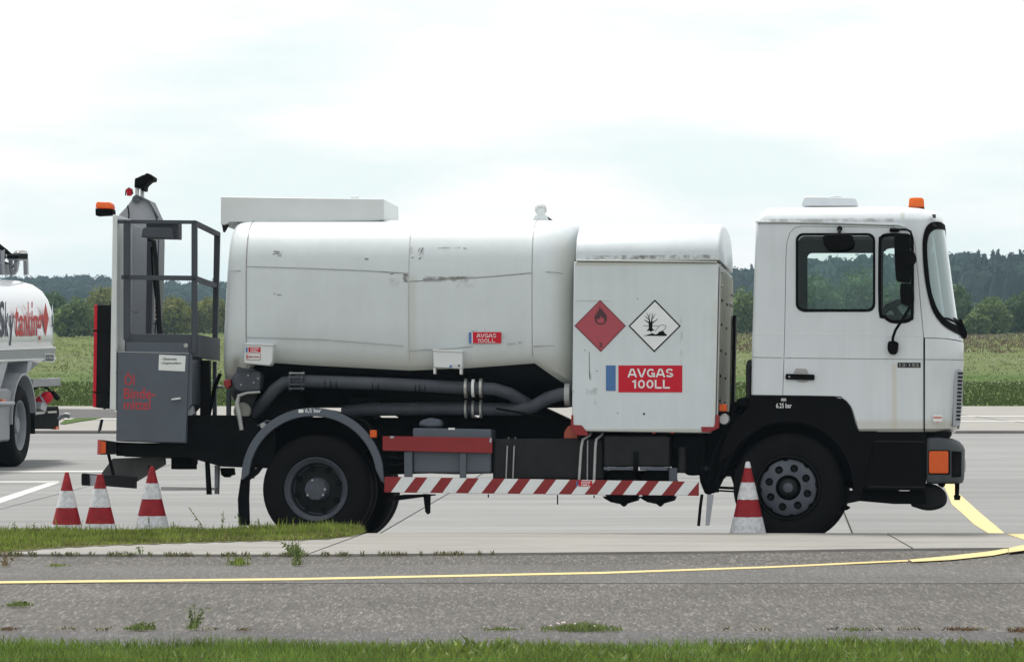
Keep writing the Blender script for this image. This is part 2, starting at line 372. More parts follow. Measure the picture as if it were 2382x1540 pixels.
for pts in ([(-60, 1119), (138, 1119), (138, 1121.5), (-60, 1121.5)], [(-60, 1178), (0, 1158), (112, 1122.5), (138, 1122.5), (0, 1170), (-60, 1192)], [(-60, 1095), (240, 1094.5), (240, 1097.5), (-60, 1098)]):
    tag(sheet('white_line', ppoly(pts, -.081), m_white_line), kind='structure')

# beyond the apron: kerb, concrete shoulder, asphalt patch, lines
shoulder = tag(empty('concrete_shoulder'), kind='structure')
m_kerb = mat('kerb_stone', (.17, .165, .16), .9, var=.2, scale=3, stretch=(.3, 1, 1))
jx = [-60, -40, -24, -15.5, -7.0, 1.5, 9.7, 18, 34, 60]
for i in range(len(jx)-1):
    sh = [Vector((jx[i]+.03, 77.32, ZB)), Vector((jx[i+1]-.03, 77.32, ZB)), Vector((jx[i+1]-.03-.55*3, 96.85, ZB)), Vector((jx[i]+.03-.55*3, 96.85, ZB))]
    sheet('concrete_slab', sh, m_conc2, shoulder, thick=.25)
    sheet('kerb_stone', [Vector((jx[i]+.02, 77.18, ZB-.006)), Vector((jx[i+1]-.02, 77.18, ZB-.006)), Vector((jx[i+1]-.02, 77.31, ZB-.004)), Vector((jx[i]+.02, 77.31, ZB-.004))], m_kerb, shoulder, thick=.2)
tag(sheet('asphalt_patch', ppoly([(-200, 950), (160, 951), (262, 952), (275, 962), (275, 974), (200, 974.5), (-200, 976)], ZB+.004), m_asph_d), kind='structure')
tag(sheet('white_line', ppoly([(150, 973), (600, 973), (600, 975), (150, 975)], ZB+.010), m_white_line), kind='structure')
for y_ in (967, 979):
    tag(sheet('white_line', ppoly([(2180, y_+.5), (2700, y_-.5), (2700, y_+1), (2180, y_+2)], ZB+.006), m_white_line), kind='structure')
# ------------------------------------------------------------------ FUEL TRUCK
org = G(735, 1262, 0)
MT = Matrix.Translation(org) @ Matrix.Rotation(R(-5.6), 4, 'Z') @ Matrix.Rotation(R(-.3), 4, 'Y') @ Matrix.Rotation(R(-2.3), 4, 'X')
truck = tag(empty('fuel_truck', MT), 'white and grey aviation fuel truck parked side-on, with red and white striped side guard', 'truck')
T = Veh(Frame(MT), truck); P = T.P; W = 2.3
def X(px, py=900, y=0): return P(px, py, y).x
def Z(px, py, y=0): return P(px, py, y).z
wx = lambda a, b, c, d: (X(a), X(b), Z(a, d), Z(a, c))
dirt = (.23, .21, .15); rust = (.42, .30, .16); soot = (.05, .05, .045)
m_cab = mat('cab_white_paint', (.575, .615, .65), .32, var=.035, scale=3, coat=.5, streak=.035, stains=[
    (*wx(2074, 2086, 845, 1000), rust, .35, .02, 0), (X(1790), X(2080), Z(1900, 518), Z(1900, 509), (.16, .16, .14), .65, .012, .6),
    (X(2097), X(2106), Z(2100, 510), Z(2100, 486), (.35, .36, .3), .6, .015, 0), (X(1990), X(2240), Z(2100, 1005), Z(2100, 978), (.40, .38, .30), .5, .03, 0),
    (X(2232), X(2250), Z(2240, 880), Z(2240, 790), (.42, .42, .36), .35, .02, .5)])
m_pump = mat('cabinet_white_paint', (.56, .61, .64), .38, var=.05, scale=2.5, coat=.25, streak=.028, stains=[
    (X(1363), X(1390), Z(1380, 918), Z(1380, 902), (.3, .31, .3), .6, .008, .9), (X(1382), X(1386), Z(1380, 940), Z(1380, 905), (.3, .31, .3), .5, .005, .8),
    (X(1582), X(1589), Z(1585, 852), Z(1585, 728), (.33, .34, .34), .45, .006, .9),
    (X(1372), X(1376), Z(1373, 885), Z(1373, 872), (.25, .25, .24), .6, .008, .6), (X(1655), X(1675), Z(1660, 990), Z(1660, 700), (.5, .5, .4), .3, .02, .7),
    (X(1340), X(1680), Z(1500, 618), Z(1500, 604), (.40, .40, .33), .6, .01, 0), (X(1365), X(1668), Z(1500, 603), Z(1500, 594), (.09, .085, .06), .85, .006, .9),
    (X(1335), X(1420), Z(1400, 702), Z(1400, 699), (.4, .4, .38), .4, .003, .8), (X(1345), X(1640), Z(1500, 1012), Z(1500, 998), (.33, .32, .26), .6, .01, 0)])
m_tank = mat('tank_white_paint', (.57, .615, .64), .40, var=.06, scale=2.2, coat=.25, streak=.02, stains=[
    (X(1296), X(1345), Z(1310, 900), Z(1310, 560), (.40, .395, .28), .42, .10, 0), (X(505), X(1330), Z(900, 875), Z(900, 835), (.40, .385, .31), .55, .10, 0),
    (X(538), X(552), Z(545, 915), Z(545, 830), (.15, .15, .14), .8, .05, .4), (X(508), X(560), Z(530, 950), Z(530, 880), (.2, .2, .19), .7, .06, 0),
    (X(938), X(948), Z(943, 657), Z(943, 634), (.07, .07, .06), .9, .006, .4), (X(960), X(1110), Z(1000, 656), Z(1000, 643), (.12, .12, .11), .6, .006, 1),
    (X(1060), X(1105), Z(1080, 668), Z(1080, 655), (.3, .3, .28), .5, .02, .7), (X(948), X(966), Z(955, 850), Z(955, 640), (.48, .48, .45), .5, .03, 0),
    (X(905), X(925), Z(910, 665), Z(910, 648), (.3, .3, .28), .5, .02, .8), (X(1095), X(1110), Z(1100, 775), Z(1100, 767), (.25, .25, .24), .5, .004, .6),
    (X(636), X(655), Z(645, 592), Z(645, 581), (.12, .12, .12), .9, .004, 1), (X(848), X(856), Z(852, 605), Z(852, 600), (.1, .1, .1), .9, .003, .4),
    (X(974), X(984), Z(980, 603), Z(980, 575), (.12, .12, .12), .8, .003, .9), (X(955), X(960), Z(957, 600), Z(957, 575), (.25, .25, .25), .6, .003, .9),
    (X(1015), X(1070), Z(1050, 578), Z(1050, 573), (.25, .25, .25), .5, .004, 1), (X(1140), X(1180), Z(1150, 790), Z(1150, 775), (.35, .35, .32), .4, .02, .8)])
m_box = mat('box_white_paint', (.62, .65, .66), .4, var=.05, scale=4, stains=())
m_grey = mat('grey_paint', (.076, .092, .117), .5, spec=.35, var=.10, scale=3, coat=.1)
m_greyd = mat('cage_grey', (.055, .063, .079), .55, var=.12, scale=4, spec=.3)
m_greyl = mat('pale_grey_panel', (.36, .38, .42), .5, var=.10, scale=2.5)
m_greym = mat('mid_grey_pipe_paint', (.058, .066, .082), .55, spec=.3, var=.3, scale=6)
m_dark = mat('chassis_black', (.005, .0055, .0065), .8, spec=.06, var=.4, scale=5)
m_dkgrey = mat('dark_plastic', (.016, .017, .019), .6, spec=.15, var=.25, scale=7)
m_rub = mat('tyre_rubber', (.006, .006, .007), .85, spec=.10, var=.25, scale=9)
m_blk = mat('black_plastic', (.004, .004, .005), .7, spec=.05, var=.15)
m_red = mat('red_paint', (.24, .026, .028), .6, spec=.25, var=.12, scale=5)
m_sred = mat('sign_red', (.50, .008, .026), .5, spec=.25, var=.04)
m_swht = mat('sign_white', (.70, .73, .74), .5, var=.05, scale=8)
m_sblu = mat('sign_blue', (.05, .14, .34), .45, var=.06)
m_hred = mat('faded_hazard_red', (.37, .075, .095), .6, spec=.25, var=.06)
m_hdk = mat('hazard_ink', (.05, .012, .018), .5, var=.2)
m_ink = mat('black_ink', (.006, .006, .008), .6, spec=.1)
m_orange = mat('amber_lens', (.60, .085, .004), .3, spec=.3, var=.08, scale=20, coat=.1)
m_orange2 = mat('beacon_amber', (.9, .22, .01), .18, var=.10, scale=30, coat=.6, sub=.45)
m_rlens = mat('red_lens', (.45, .02, .02), .2, coat=.5)
m_steel = mat('bare_steel', (.42, .42, .40), .35, metal=.7, var=.2)
m_alu = mat('dull_aluminium', (.36, .37, .37), .5, metal=.25, var=.15)
m_rim = mat('grey_rim_paint', (.078, .088, .108), .6, spec=.2, var=.2, scale=10)
m_rimd = mat('shaded_rim', (.010, .011, .013), .7, spec=.25, var=.3, scale=12)  # rim grey darkened: shade of the dish and recesses put into the colour
m_lens = mat('lamp_glass', (.5, .52, .52), .1, coat=.6)
m_glass = glass('cab_glass', (.92, .96, .95), .4)
m_wind = glass('windscreen_glass', (.72, .82, .83), 2.2, body=.26, bodycol=(.75, .85, .88))  # whitish diffuse body stands in for sky reflections on the curved pane
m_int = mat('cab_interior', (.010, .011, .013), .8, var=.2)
m_seam = mat('grimy_seam', (.24, .24, .23), .8, var=.35, scale=30)
m_oil = mat('faded_red_lettering', (.40, .03, .045), .55, var=.2, scale=30)

# ---- chassis
for y0 in (.72, 1.50):
    T.prism('chassis_rail', [(440, 968), (1300, 974), (1750, 996), (2150, 1003), (2150, 1060), (1700, 1056), (600, 1046), (440, 1046)], y0, y0+.08, m_dark)
for x0 in (470, 620, 905, 1120, 1300, 1560, 1700, 2000):
    T.box('cross_member', x0, 990, x0+14, 1040, .80, 1.5, m_dark)
T.prism('subframe', [(436, 965), (575, 966), (600, 985), (640, 1000), (640, 1088), (436, 1062), (270, 1060), (270, 1030), (436, 1030)], .10, .70, m_dark, bevel=.006)
T.prism('tank_saddle', [(560, 895), (690, 880), (694, 928), (700, 952), (690, 975), (560, 975)], .30, 1.2, m_dark)
T.prism('tank_saddle', [(815, 925), (880, 925), (872, 945), (850, 955), (872, 975), (810, 975), (812, 950)], .5, 1.2, m_dark)
T.prism('tank_saddle', [(905, 930), (1110, 930), (1060, 955), (1100, 973), (935, 976), (900, 955)], .9, 1.8, m_dark)
T.prism('tank_saddle', [(1180, 935), (1235, 935), (1310, 970), (1330, 985), (1100, 978)], .75, 1.4, m_dark)
T.tube('axle', [(735, 1138, .1), (735+70, 1138, 2.2)][0:0]+[(738, 1138, .15), (738+76, 1146, 2.2)], .07, m_dark, n=10)
T.prism('axle_beam', [(1800, 1110), (1870, 1110), (1880, 1135), (1800, 1135)], .3, 2.0, m_dark)
T.lathe('axle_casing', (760, 1120, .9), [(0, 0), (.15, .02), (.2, .12), (.2, .3), (.15, .42), (0, .44)], m_dark)
T.prism('engine', [(1700, 1000), (2130, 1004), (2130, 1120), (2080, 1145), (1990, 1140), (1940, 1120), (1760, 1085), (1640, 1075), (1640, 1030)], .72, 1.62, m_dark, bevel=.02)
T.tube('leaf_spring', [(1730, 1085, .55), (1830, 1105, .55), (1960, 1085, .55)], .03, m_dark)
T.tube('leaf_spring', [(580, 1050, .62), (735, 1105, .62), (880, 1050, .62)], .035, m_dark)
T.tube('steering_rod', [(1640, 1132, .45), (1800, 1140, .5)], .012, m_dark)
T.tube('steering_rod', [(1640, 1139, .6), (1800, 1148, .65)], .008, m_dark)

# ---- wheels
def wheel(px, py, y, front, far=False, r=128):
    c = P(px, py, .06); RT = .4745
    c = Vector((c.x, 0, c.z))
    def L_(name, prof, m, parent, n=56):
        pr = [(a, (W-b if far else b)) for a, b in prof]
        return link(name, me_lathe(Vector((c.x, 0, c.z)), pr, n), m, parent, True)
    rim = L_('wheel', [(.272, .085), (.276, .06), (.270, .055), (.262, .075), (.232, .10), (.226, .2), (.1, .22), (0, .22)] if not front else
             [(.270, .085), (.274, .055), (.268, .05), (.262, .08), (.252, .12), (.248, .16), (.1, .17), (0, .17)], m_rim if not front else m_rimd, truck)
    L_('tyre', [(.262, .10), (.285, .062), (.33, .05), (.40, .052), (.445, .072), (.466, .10), (RT, .14), (RT, .24), (.462, .285), (.43, .31), (.30, .31), (.25, .30)], m_rub, rim)
    if not front:
        L_('tyre', [(.262, .38), (.30, .35), (.40, .35), (.445, .37), (RT, .43), (RT, .54), (.462, .59), (.43, .62), (.30, .62), (.25, .6)], m_rub, rim)
    if far: return rim
    if not front:
        L_('dish', [(.224, .17), (.215, .205), (.17, .195), (.13, .19), (0, .19)], m_rimd, rim)
        for k in range(8):
            a = 2*pi*(k+.35)/8
            link('hand_hole', me_lathe(c+Vector((.185*cos(a), .19, .185*sin(a))), [(0, 0), (.03, 0), (.03, .02), (0, .02)], 16), m_ink, rim, True)
        L_('hub', [(.105, .2), (.105, .14), (.098, .11), (.094, .05), (.088, .03), (.03, .022), (0, .022)], m_rim, rim)
        for k in range(10):
            a = 2*pi*k/10
            link('wheel_nut', me_lathe(c+Vector((.083*cos(a), .012, .083*sin(a))), [(0, 0), (.010, 0), (.010, .03), (0, .03)], 6), m_alu if k % 3 == 0 else m_rim, rim)
    else:
        disc = me_lathe(c, [(.243, .11), (.238, .075), (.20, .045), (.125, .04), (.11, .05), (.11, .13), (.243, .14)], 64)
        # lathe leaves a closed skin; the centre is opened by the hub recess below
        cut = []
        bmx = bmesh.new()
        for k in range(8):
            a = 2*pi*(k+.62)/8
            for rr_, rad in ((.170, .0335), (.262, .036)):
                aa = a if rr_ < .2 else a+pi/8
                q = me_lathe(c+Vector((rr_*cos(aa), -.1, rr_*sin(aa))), [(rad, 0), (rad, .35)], 20, True); bmx.from_mesh(q)
        q = me_lathe(c, [(.108, -.1), (.108, .4)], 40, True); bmx.from_mesh(q)
        cm = bpy.data.meshes.new('c'); bmx.to_mesh(cm); bmx.free()
        disc = me_lathe(c, [(0, .03), (.125, .032), (.20, .042), (.238, .068), (.243, .10), (.243, .13), (0, .13)], 64)
        disc = boolean(disc, cm)
        link('wheel_disc', disc, m_rim, rim, True)
        L_('hub', [(.108, .14), (.100, .12), (.085, .10), (.078, .04), (.06, .02), (.045, .015), (.043, -.005), (.03, -.012), (0, -.012)], m_rimd, rim)
        L_('hub_cap', [(.042, .0), (.042, -.014), (.03, -.02), (0, -.02)], m_rim, rim)
        for k in range(8):
            a = 2*pi*(k+.62)/8
            link('wheel_nut', me_lathe(c+Vector((.170*cos(a), .075, .170*sin(a))), [(0, 0), (.022, 0), (.024, .06), (0, .06)], 6), m_rimd, rim)
    return rim
wheel(735, 1138, 0, False); wheel(735, 1138, 0, False, far=True)
wheel(1834, 1134, 0, True); wheel(1834, 1134, 0, True, far=True)

# ---- rear mudguard
def arc_pts(cx, cy, r, a0, a1, n=28, ry=None): return [(cx+r*cos(R(a0+(a1-a0)*i/n)), cy-(ry or r)*sin(R(a0+(a1-a0)*i/n))) for i in range(n+1)]
o_ = arc_pts(727, 1112, 166, 180, 12, 34, 164)+[(892, 1112), (893, 1124), (886, 1118)]
i_ = arc_pts(727, 1112, 148, 8, 176, 34, 144)+[(574, 1108), (564, 1116), (560, 1115)]
T.prism('mudguard', o_+i_, .03, .075, m_grey, bevel=.006)
T.prism('mudguard_tread', arc_pts(727, 1112, 165, 180, 10, 34, 163)+arc_pts(727, 1112, 159, 10, 180, 34, 157), .076, .66, m_dark)
T.prism('mud_flap', [(560, 1112), (572, 1104), (600, 1086), (612, 1085), (600, 1102), (580, 1116), (578, 1160), (580, 1222), (555, 1222), (553, 1160)], .07, .12, m_dark, bevel=.004)
mg = T.root
T.text('pressure_text', '6,5 bar', 710, 950, 747, 961, .0285, m_swht, mg, .015)
T.decal('pressure_tag', rr(694, 952, 706, 960, 2), .0285, m_swht, mg)
T.box('marker_lamp', 860, 1000, 876, 1018, .01, .05, m_orange, bevel=.008)
T.tube('marker_bracket', [(835, 975, .1), (855, 985, .08), (866, 1003, .06)], .014, m_dark)
T.tube('cable', [(600, 990, .1), (622, 978, .08), (640, 985, .1), (650, 972, .1)], .008, m_grey)
T.lathe('hose_end', (612, 990, .06), [(0, 0), (.025, 0), (.03, .05), (0, .06)], m_alu, n=16)

# ---- hazard-striped side guard and step
bar = T.prism('side_guard', [(895, 1108.5), (1625, 1120), (1625, 1153), (893, 1145)], .0, .05, m_red, bevel=.004)
def bar_y(x, top): return (1108.5+(x-895)*11.5/730) if top else (1145+(x-893)*8/732)
for k in range(12):
    a = 934.5+59.9*k; b_ = 909.5+59.9*k
    T.decal('white_stripe', [(a, bar_y(a, 1)+.3), (a+32, bar_y(a+32, 1)+.3), (b_+30.5, bar_y(b_+30, 0)-.6), (b_, bar_y(b_, 0)-.6)], 0, m_swht, bar, .002)
T.box('under_edge', 895, 1146.5, 1624, 1149.5, .01, .06, m_dark, bar) if 0 else None
T.prism('guard_rail', [(895, 1156), (940, 1150), (1000, 1149), (1000, 1152), (940, 1160), (895, 1166)], .05, .5, m_dark)
T.prism('stay', [(984, 1148), (1001, 1149), (1000, 1193), (994, 1196), (989, 1190)], .1, .14, m_dark)
def mini_sign(x0, y0, x1, y1, y, parent, m=None):
    w_ = x1-x0
    T.decal('sign_plate', rect(x0+w_*.13, y0, x1, y1), y, m_sred, parent)
    T.decal('blue_tab', rect(x0, y0, x0+w_*.08, y1), y, m_sblu, parent)
    T.text('sign_text', 'AVGAS', x0+w_*.28, y0+(y1-y0)*.12, x0+w_*.86, y0+(y1-y0)*.46, y-.0018, m_swht, parent, .03)
    T.text('sign_text', '100LL', x0+w_*.30, y0+(y1-y0)*.56, x0+w_*.84, y0+(y1-y0)*.90, y-.0018, m_swht, parent, .03)
mini_sign(1341, 1118, 1378, 1131, -.003, bar)
for x_, y0_, y1_ in ((1136, 1149, 1157), (1297, 1151, 1173), (1382, 1152, 1158)):
    T.tube('drain', [(x_, y0_, .1), (x_, y1_, .1)], .006, m_dark, n=8)
T.box('upper_guard', 890, 1015, 1144, 1053, .02, .12, m_red, bevel=.006) if 0 else None
ug = T.prism('upper_guard', [(890, 1014), (1144, 1018), (1145, 1054), (890, 1048)], .01, .06, m_red, bevel=.004)
T.decal('paint_chip', [(907, 1014), (918, 1014.5), (913, 1020), (908, 1019)], .0095, m_greyl, ug)
T.decal('paint_chip', [(1140, 1019), (1144, 1019), (1143, 1030), (1138, 1028)], .0095, m_greyl, ug)
T.box('guard_post', 940, 1050, 959, 1109, .03, .07, m_grey)
T.box('guard_post', 1069, 1053, 1084, 1112, .03, .07, m_grey)
T.prism('hydraulic_tank', [(960, 995), (1142, 998), (1142, 1100), (960, 1100)], .07, .55, m_grey, bevel=.014)
T.prism('tank_fitting', [(977, 978), (1000, 971), (1025, 975), (1028, 992), (1000, 995), (972, 990)], .12, .3, m_grey, bevel=.02)
T.decal('label_tag', rect(1043, 995, 1058, 999.5), .068, m_swht, truck)
ft = T.prism('fuel_tank', rr(1146, 1020, 1404, 1116, 6), .10, .62, m_dkgrey, bevel=.06)
for x_ in (1180, 1196):
    T.tube('strap', [(x_+3, 1018, .2), (x_, 1040, .09), (x_-3, 1112, .09)], .006, m_alu, ft, n=8)
T.tube('pipe_rail', [(1376, 1002, .2), (1372, 1012, .1), (1356, 1022, .06), (1352, 1040, .05), (1347, 1116, .05)], .012, m_alu)
T.tube('pipe_rail', [(1403, 1002, .2), (1400, 1012, .1), (1387, 1022, .06), (1385, 1040, .05), (1382, 1116, .05)], .012, m_alu)
T.tube('pipe_rail', [(1367, 1024, .08), (1366, 1118, .08)], .006, m_alu, n=8)
tb = T.box('toolbox', 1405, 1014, 1557, 1085, .03, .5, m_dkgrey, bevel=.015)
T.prism('toolbox_lip', [(1404, 1086), (1470, 1086), (1470, 1093), (1405, 1093)], .028, .4, m_grey, tb)
T.prism('toolbox_lip', [(1488, 1086), (1554, 1086), (1552, 1094), (1488, 1093)], .028, .4, m_grey, tb)
T.box('latch', 1473, 1050, 1485, 1094, .012, .03, m_dark, tb)
T.box('bracket', 1556, 1088, 1575, 1120, .1, .14, m_grey)
for cx_ in (1443, 1528):
    T.prism('air_tank', circ(cx_, 1128, 42, 24, 44), .18, .7, m_dark, bevel=.02)
    T.prism('drain_plate', [(cx_-42, 1154), (cx_+42, 1154), (cx_+37, 1164), (cx_+12, 1171), (cx_+6, 1178), (cx_-2, 1171), (cx_-22, 1168), (cx_-36, 1160)], .2, .5, m_dark)
T.box('toolbox_bracket', 1405, 1094, 1560, 1120, .5, .7, m_dark)
T.prism('battery_box', [(1562, 1010), (1645, 1010), (1645, 1096), (1628, 1104), (1600, 1106), (1590, 1098), (1562, 1100)], .22, .7, m_dark, bevel=.02)
T.tube('damper', [(1587, 1040, .12), (1586, 1100, .12)], .035, m_dkgrey, n=12)
T.prism('air_filter', [(1640, 1000), (1722, 965), (1755, 985), (1720, 1060), (1680, 1110), (1662, 1145), (1640, 1150), (1628, 1120), (1620, 1040)], .25, .7, m_dark, bevel=.02)
T.prism('mudguard_flap', [(1652, 1105), (1665, 1108), (1668, 1080), (1700, 1080), (1707, 1090), (1712, 1100), (1716, 1160), (1709, 1135), (1700, 1108), (1682, 1108), (1665, 1140), (1645, 1152), (1640, 1130)], .3, .6, m_dark)
T.tube('flap_stay', [(1633, 1150, .1), (1629, 1180, .08), (1625, 1223, .08)], .014, m_dark, n=8)
T.prism('flap_stay', [(1645, 1150), (1660, 1150), (1656, 1180), (1650, 1222), (1641, 1222)], .1, .13, m_greyl)

T.prism('chassis_plate', [(880, 1000), (1146, 1000), (1146, 1101), (1060, 1103), (1000, 1101), (880, 1104)], .62, .70, m_dark)
T.tube('air_line', [(886, 1075, .5), (920, 1082, .5), (950, 1074, .5), (1000, 1090, .55)], .012, m_dkgrey, n=8)
T.tube('air_line', [(890, 1060, .5), (930, 1066, .45), (952, 1058, .5)], .010, m_dkgrey, n=8)

# ---- pipework under the tank
lp = T.tube('suction_pipe', [(590, 962, .32), (612, 938, .25), (635, 910, .18), (660, 890, .15), (690, 886, .14), (900, 893, .14), (1085, 902, .14), (1150, 905, .16), (1185, 915, .22), (1235, 945, .4)], .055, m_greym, n=18)
for x_ in (676, 704):
    a = P(x_, 886, .14); T.tube('pipe_flange', [(x_-2.5, 886, .14), (x_+2.5, 886.3, .14)], .085, m_greym, lp, 24)
for y_ in (868, 878, 894, 904): T.tube('flange_bolt', [(672, y_, .07), (708, y_, .07)], .007, m_alu if y_ == 868 else m_grey, lp, 8)
for x_ in (758, 771, 784, 868, 882, 968, 978, 990):
    T.tube('clamp', [(x_-.8, 890+(x_-758)*.045, .14), (x_+.8, 890+(x_-758)*.045, .14)], .0575, m_blk, lp, 18)
lq = T.tube('delivery_pipe', [(800, 958, .5), (860, 952, .42), (1085, 950, .34), (1200, 952, .32), (1240, 946, .28), (1275, 926, .22), (1305, 917, .2), (1318, 917, .2)], .058, m_greym, n=18)
T.tube('pipe_flange', [(1314, 918, .2), (1326, 918, .2)], .098, m_alu, lq, 24)
for x_, r_ in ((1084, .085), (1101, .078), (1119, .085)):
    T.tube('coupling_ring', [(x_-3, 903, .14), (x_+3, 903, .14)], r_, m_steel if x_ != 1101 else m_swht, lp, 24)
    T.tube('coupling_ring', [(x_-2.5, 951, .33), (x_+2.5, 951, .33)], r_-.004, m_alu, lq, 24)
T.tube('cable', [(1155, 950, .2), (1210, 960, .15), (1290, 978, .2)], .01, m_blk, lq, 8)
T.tube('cable', [(720, 948, .3), (728, 930, .3), (735, 915, .3)], .008, m_blk, lq, 8)
vb = T.prism('valve_block', [(548, 866), (600, 862), (606, 870), (604, 908), (560, 912), (545, 905), (538, 880)], .10, .34, m_greym, bevel=.012)
T.prism('valve_flange', [(552, 852), (580, 850), (596, 862), (545, 876)], .12, .3, m_greym, vb, bevel=.008)
T.prism('valve_handle', [(519, 884), (536, 882), (538, 896), (528, 905), (520, 895)], .12, .2, m_red, vb, bevel=.008)
T.prism('valve_body', [(545, 905), (600, 905), (590, 940), (575, 985), (556, 985), (548, 950)], .16, .4, m_dkgrey, vb, bevel=.02)
T.lathe('valve_disc', (563, 956, .10), [(0, 0), (.066, 0), (.076, .012), (.076, .03), (0, .035)], mat('dusty_disc', (.16, .165, .15), .7, var=.3, scale=20), vb, n=28)
T.tube('valve_lever', [(605, 912, .08), (575, 914, .08), (556, 920, .08), (551, 938, .08), (556, 965, .085), (562, 1000, .09)], [.012, .012, .016, .02, .02, .018], m_alu, vb, 10)
T.tube('pipe_bend', [(560, 985, .3), (590, 962, .3), (615, 935, .24)], .05, m_greym, vb, 14)
for x_, y_ in ((577, 873), (590, 890), (560, 895), (600, 880)):
    T.lathe('bolt', (x_, y_, .088), [(0, 0), (.008, 0), (.008, .014), (0, .014)], m_alu, vb, n=8)

# ---- tank
def edge(x):
    t_ = [(505, 905, .3), (560, 900, .26), (575, 868, .2), (590, 841, .15), (700, 849, .14), (950, 862, .13), (1090, 856, .13), (1241, 845, .14), (1262, 861, .17), (1300, 889, .22), (1322, 906, .26), (1345, 912, .3)]
    for a, c in zip(t_, t_[1:]):
        if a[0] <= x <= c[0]:
            f = (x-a[0])/(c[0]-a[0]); return a[1]+(c[1]-a[1])*f, a[2]+(c[2]-a[2])*f
    return 912, .4
def tank_ring(x, grow=0):
    ep, ey = edge(x)
    hi = 0
    top = [(.035, 655), (.04, 630), (.055, 600), (.085, 575), (.14, 551), (.22, 533), (.34, 520), (.50, 513.5), (.72, 513)]
    low = [(.035, 700), (.035, 760), (.05, 805), (.5*(.05+ey), ep-16), (ey, ep)]
    if x < 575: low = [(.035, 700), (.035, 770), (.06, 825), (.14, 868), (ey, ep)]
    if x < 600 and x >= 575: low = [(.035, 700), (.035, 765), (.055, 810), (.10, ep-14), (ey, ep)]
    pts = []
    for y_, p_ in reversed(low): pts.append(Vector((X(x, p_), y_, Z(x, p_, y_))))
    for y_, p_ in top: pts.append(Vector((X(x, p_), y_, Z(x, p_, y_))))
    xx = X(x); zt_ = pts[-1].z
    pts.append(Vector((xx, W/2, zt_+.012)))
    far = [Vector((p.x, W-p.y, p.z)) for p in reversed(pts[:-1])]
    belly = [(W-.75, 932), (W/2, 940), (.75, 932)]
    pts += far
    for y_, p_ in belly: pts.append(Vector((xx, y_, Z(x, p_, .5)-.02)))
    return pts
def scaled(r_, sy, szt, szb, x=None, g=0):
    cz = Z(900, 700); o = []
    for p in r_:
        dz = p.z-cz
        q = Vector((p.x, W/2+(p.y-W/2)*sy, cz+dz*(szt if dz > 0 else szb)))
        if g: q = q+Vector((0, (q.y-W/2)/1.15*g, g*(1 if dz > .2 else 0)))
        o.append(q)
    return o
secs = [(512, .62, .72, .80), (513.5, .74, .86, .90), (517, .86, .925, .95), (523, .93, .965, .98), (532, .965, .985, .99), (545, .985, .995, 1), (558, .995, 1, 1), (570, 1, 1, 1), (578, 1, 1, 1), (590, 1, 1, 1)]
secs += [(x, 1, 1, 1) for x in (640, 700, 800, 880, 950, 1020, 1090, 1160, 1240)]
secs += [(1252, .997, 1, 1), (1264, .988, 1, 1), (1278, .972, 1, 1), (1292, .95, .998, .998), (1306, .92, .992, .99), (1318, .885, .975, .97), (1327, .84, .945, .94), (1333, .77, .89, .88), (1336, .62, .78, .78)]
rings = [scaled(tank_ring(x), a, b_, c) for x, a, b_, c in secs]
def squeeze(r_, x):
    wl = max(0, min(1, (575-x)/50)); o = []
    for p in r_:
        f = max(-1.3, min(1.25, (Z(540, 700)-p.z)/(Z(540, 700)-Z(540, 860))))
        o.append(Vector((X(x)-wl*f*.030, p.y, p.z)))
    return o
rings = [squeeze(r_, s_[0]) for r_, s_ in zip(rings, secs)]
tm = me_loft(rings)
nr = len(rings[0])
m_belly = mat('dark_tank_underside', (.007, .008, .011), .7, spec=.12, var=.3, scale=4)  # near-black on the faces below the edge line, between the end caps
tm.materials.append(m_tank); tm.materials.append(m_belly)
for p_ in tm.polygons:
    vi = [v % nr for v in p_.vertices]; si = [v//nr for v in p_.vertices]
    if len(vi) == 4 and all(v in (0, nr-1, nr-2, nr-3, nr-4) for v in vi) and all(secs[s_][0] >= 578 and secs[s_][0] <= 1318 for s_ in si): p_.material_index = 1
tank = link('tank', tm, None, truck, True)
def ring_seam(x, wpx=.7, sub=None, m=m_seam):
    a = [Vector((X(x-wpx), p.y, p.z)) for p in scaled(tank_ring(x), 1, 1, 1)]
    b_ = [Vector((X(x+wpx), p.y, p.z)) for p in a]
    k = 24-4; idx = list(range(1, 15))
    vs_ = []; fs = []
    for i in idx:
        nrm = Vector((0, a[i].y-W/2, (a[i].z-Z(900, 700)))).normalized()*.003
        if i <= 8: nrm = Vector((0, -.003, 0))
        vs_ += [a[i]+nrm, Vector((b_[i].x, b_[i].y, b_[i].z))+nrm]
    for q in range(len(idx)-1): fs.append([2*q, 2*q+1, 2*q+3, 2*q+2])
    return link('tank_seam', mk('s', vs_, fs), m, tank)
ring_seam(571, 1.0); ring_seam(1237, .7)
m_seaml = mat('faint_seam', (.40, .40, .385), .7, var=.2, scale=20)
ring_seam(950, .7, m=m_seaml)
def hseam(pts, w0=1.5, y=.035, m=None):
    for (x0, y0), (x1, y1) in zip(pts, pts[1:]):
        T.strokes('tank_seam', [(x0, y0, x1, y1, w0, w0)], y, m or m_seam, tank, .0025)
hseam([(574, 620), (700, 624), (850, 630), (940, 635.5)], 1.2); hseam([(951, 655), (1060, 649), (1150, 643), (1236, 635)], 1.6)
hseam([(560, 630), (533, 632)], 1.2, .047); hseam([(1257, 632), (1290, 634), (1310, 637)], 1.6, .06)
hseam([(575, 785), (750, 790), (938, 805)], 1.1, .0345); hseam([(951, 816), (1050, 811), (1100, 806)], 1.1, .049)
hseam([(1240, 806), (1290, 804)], 1.2, .05)
SF = lambda py: .035+max(0, 655-py)*.0003+max(0, 610-py)*.00045
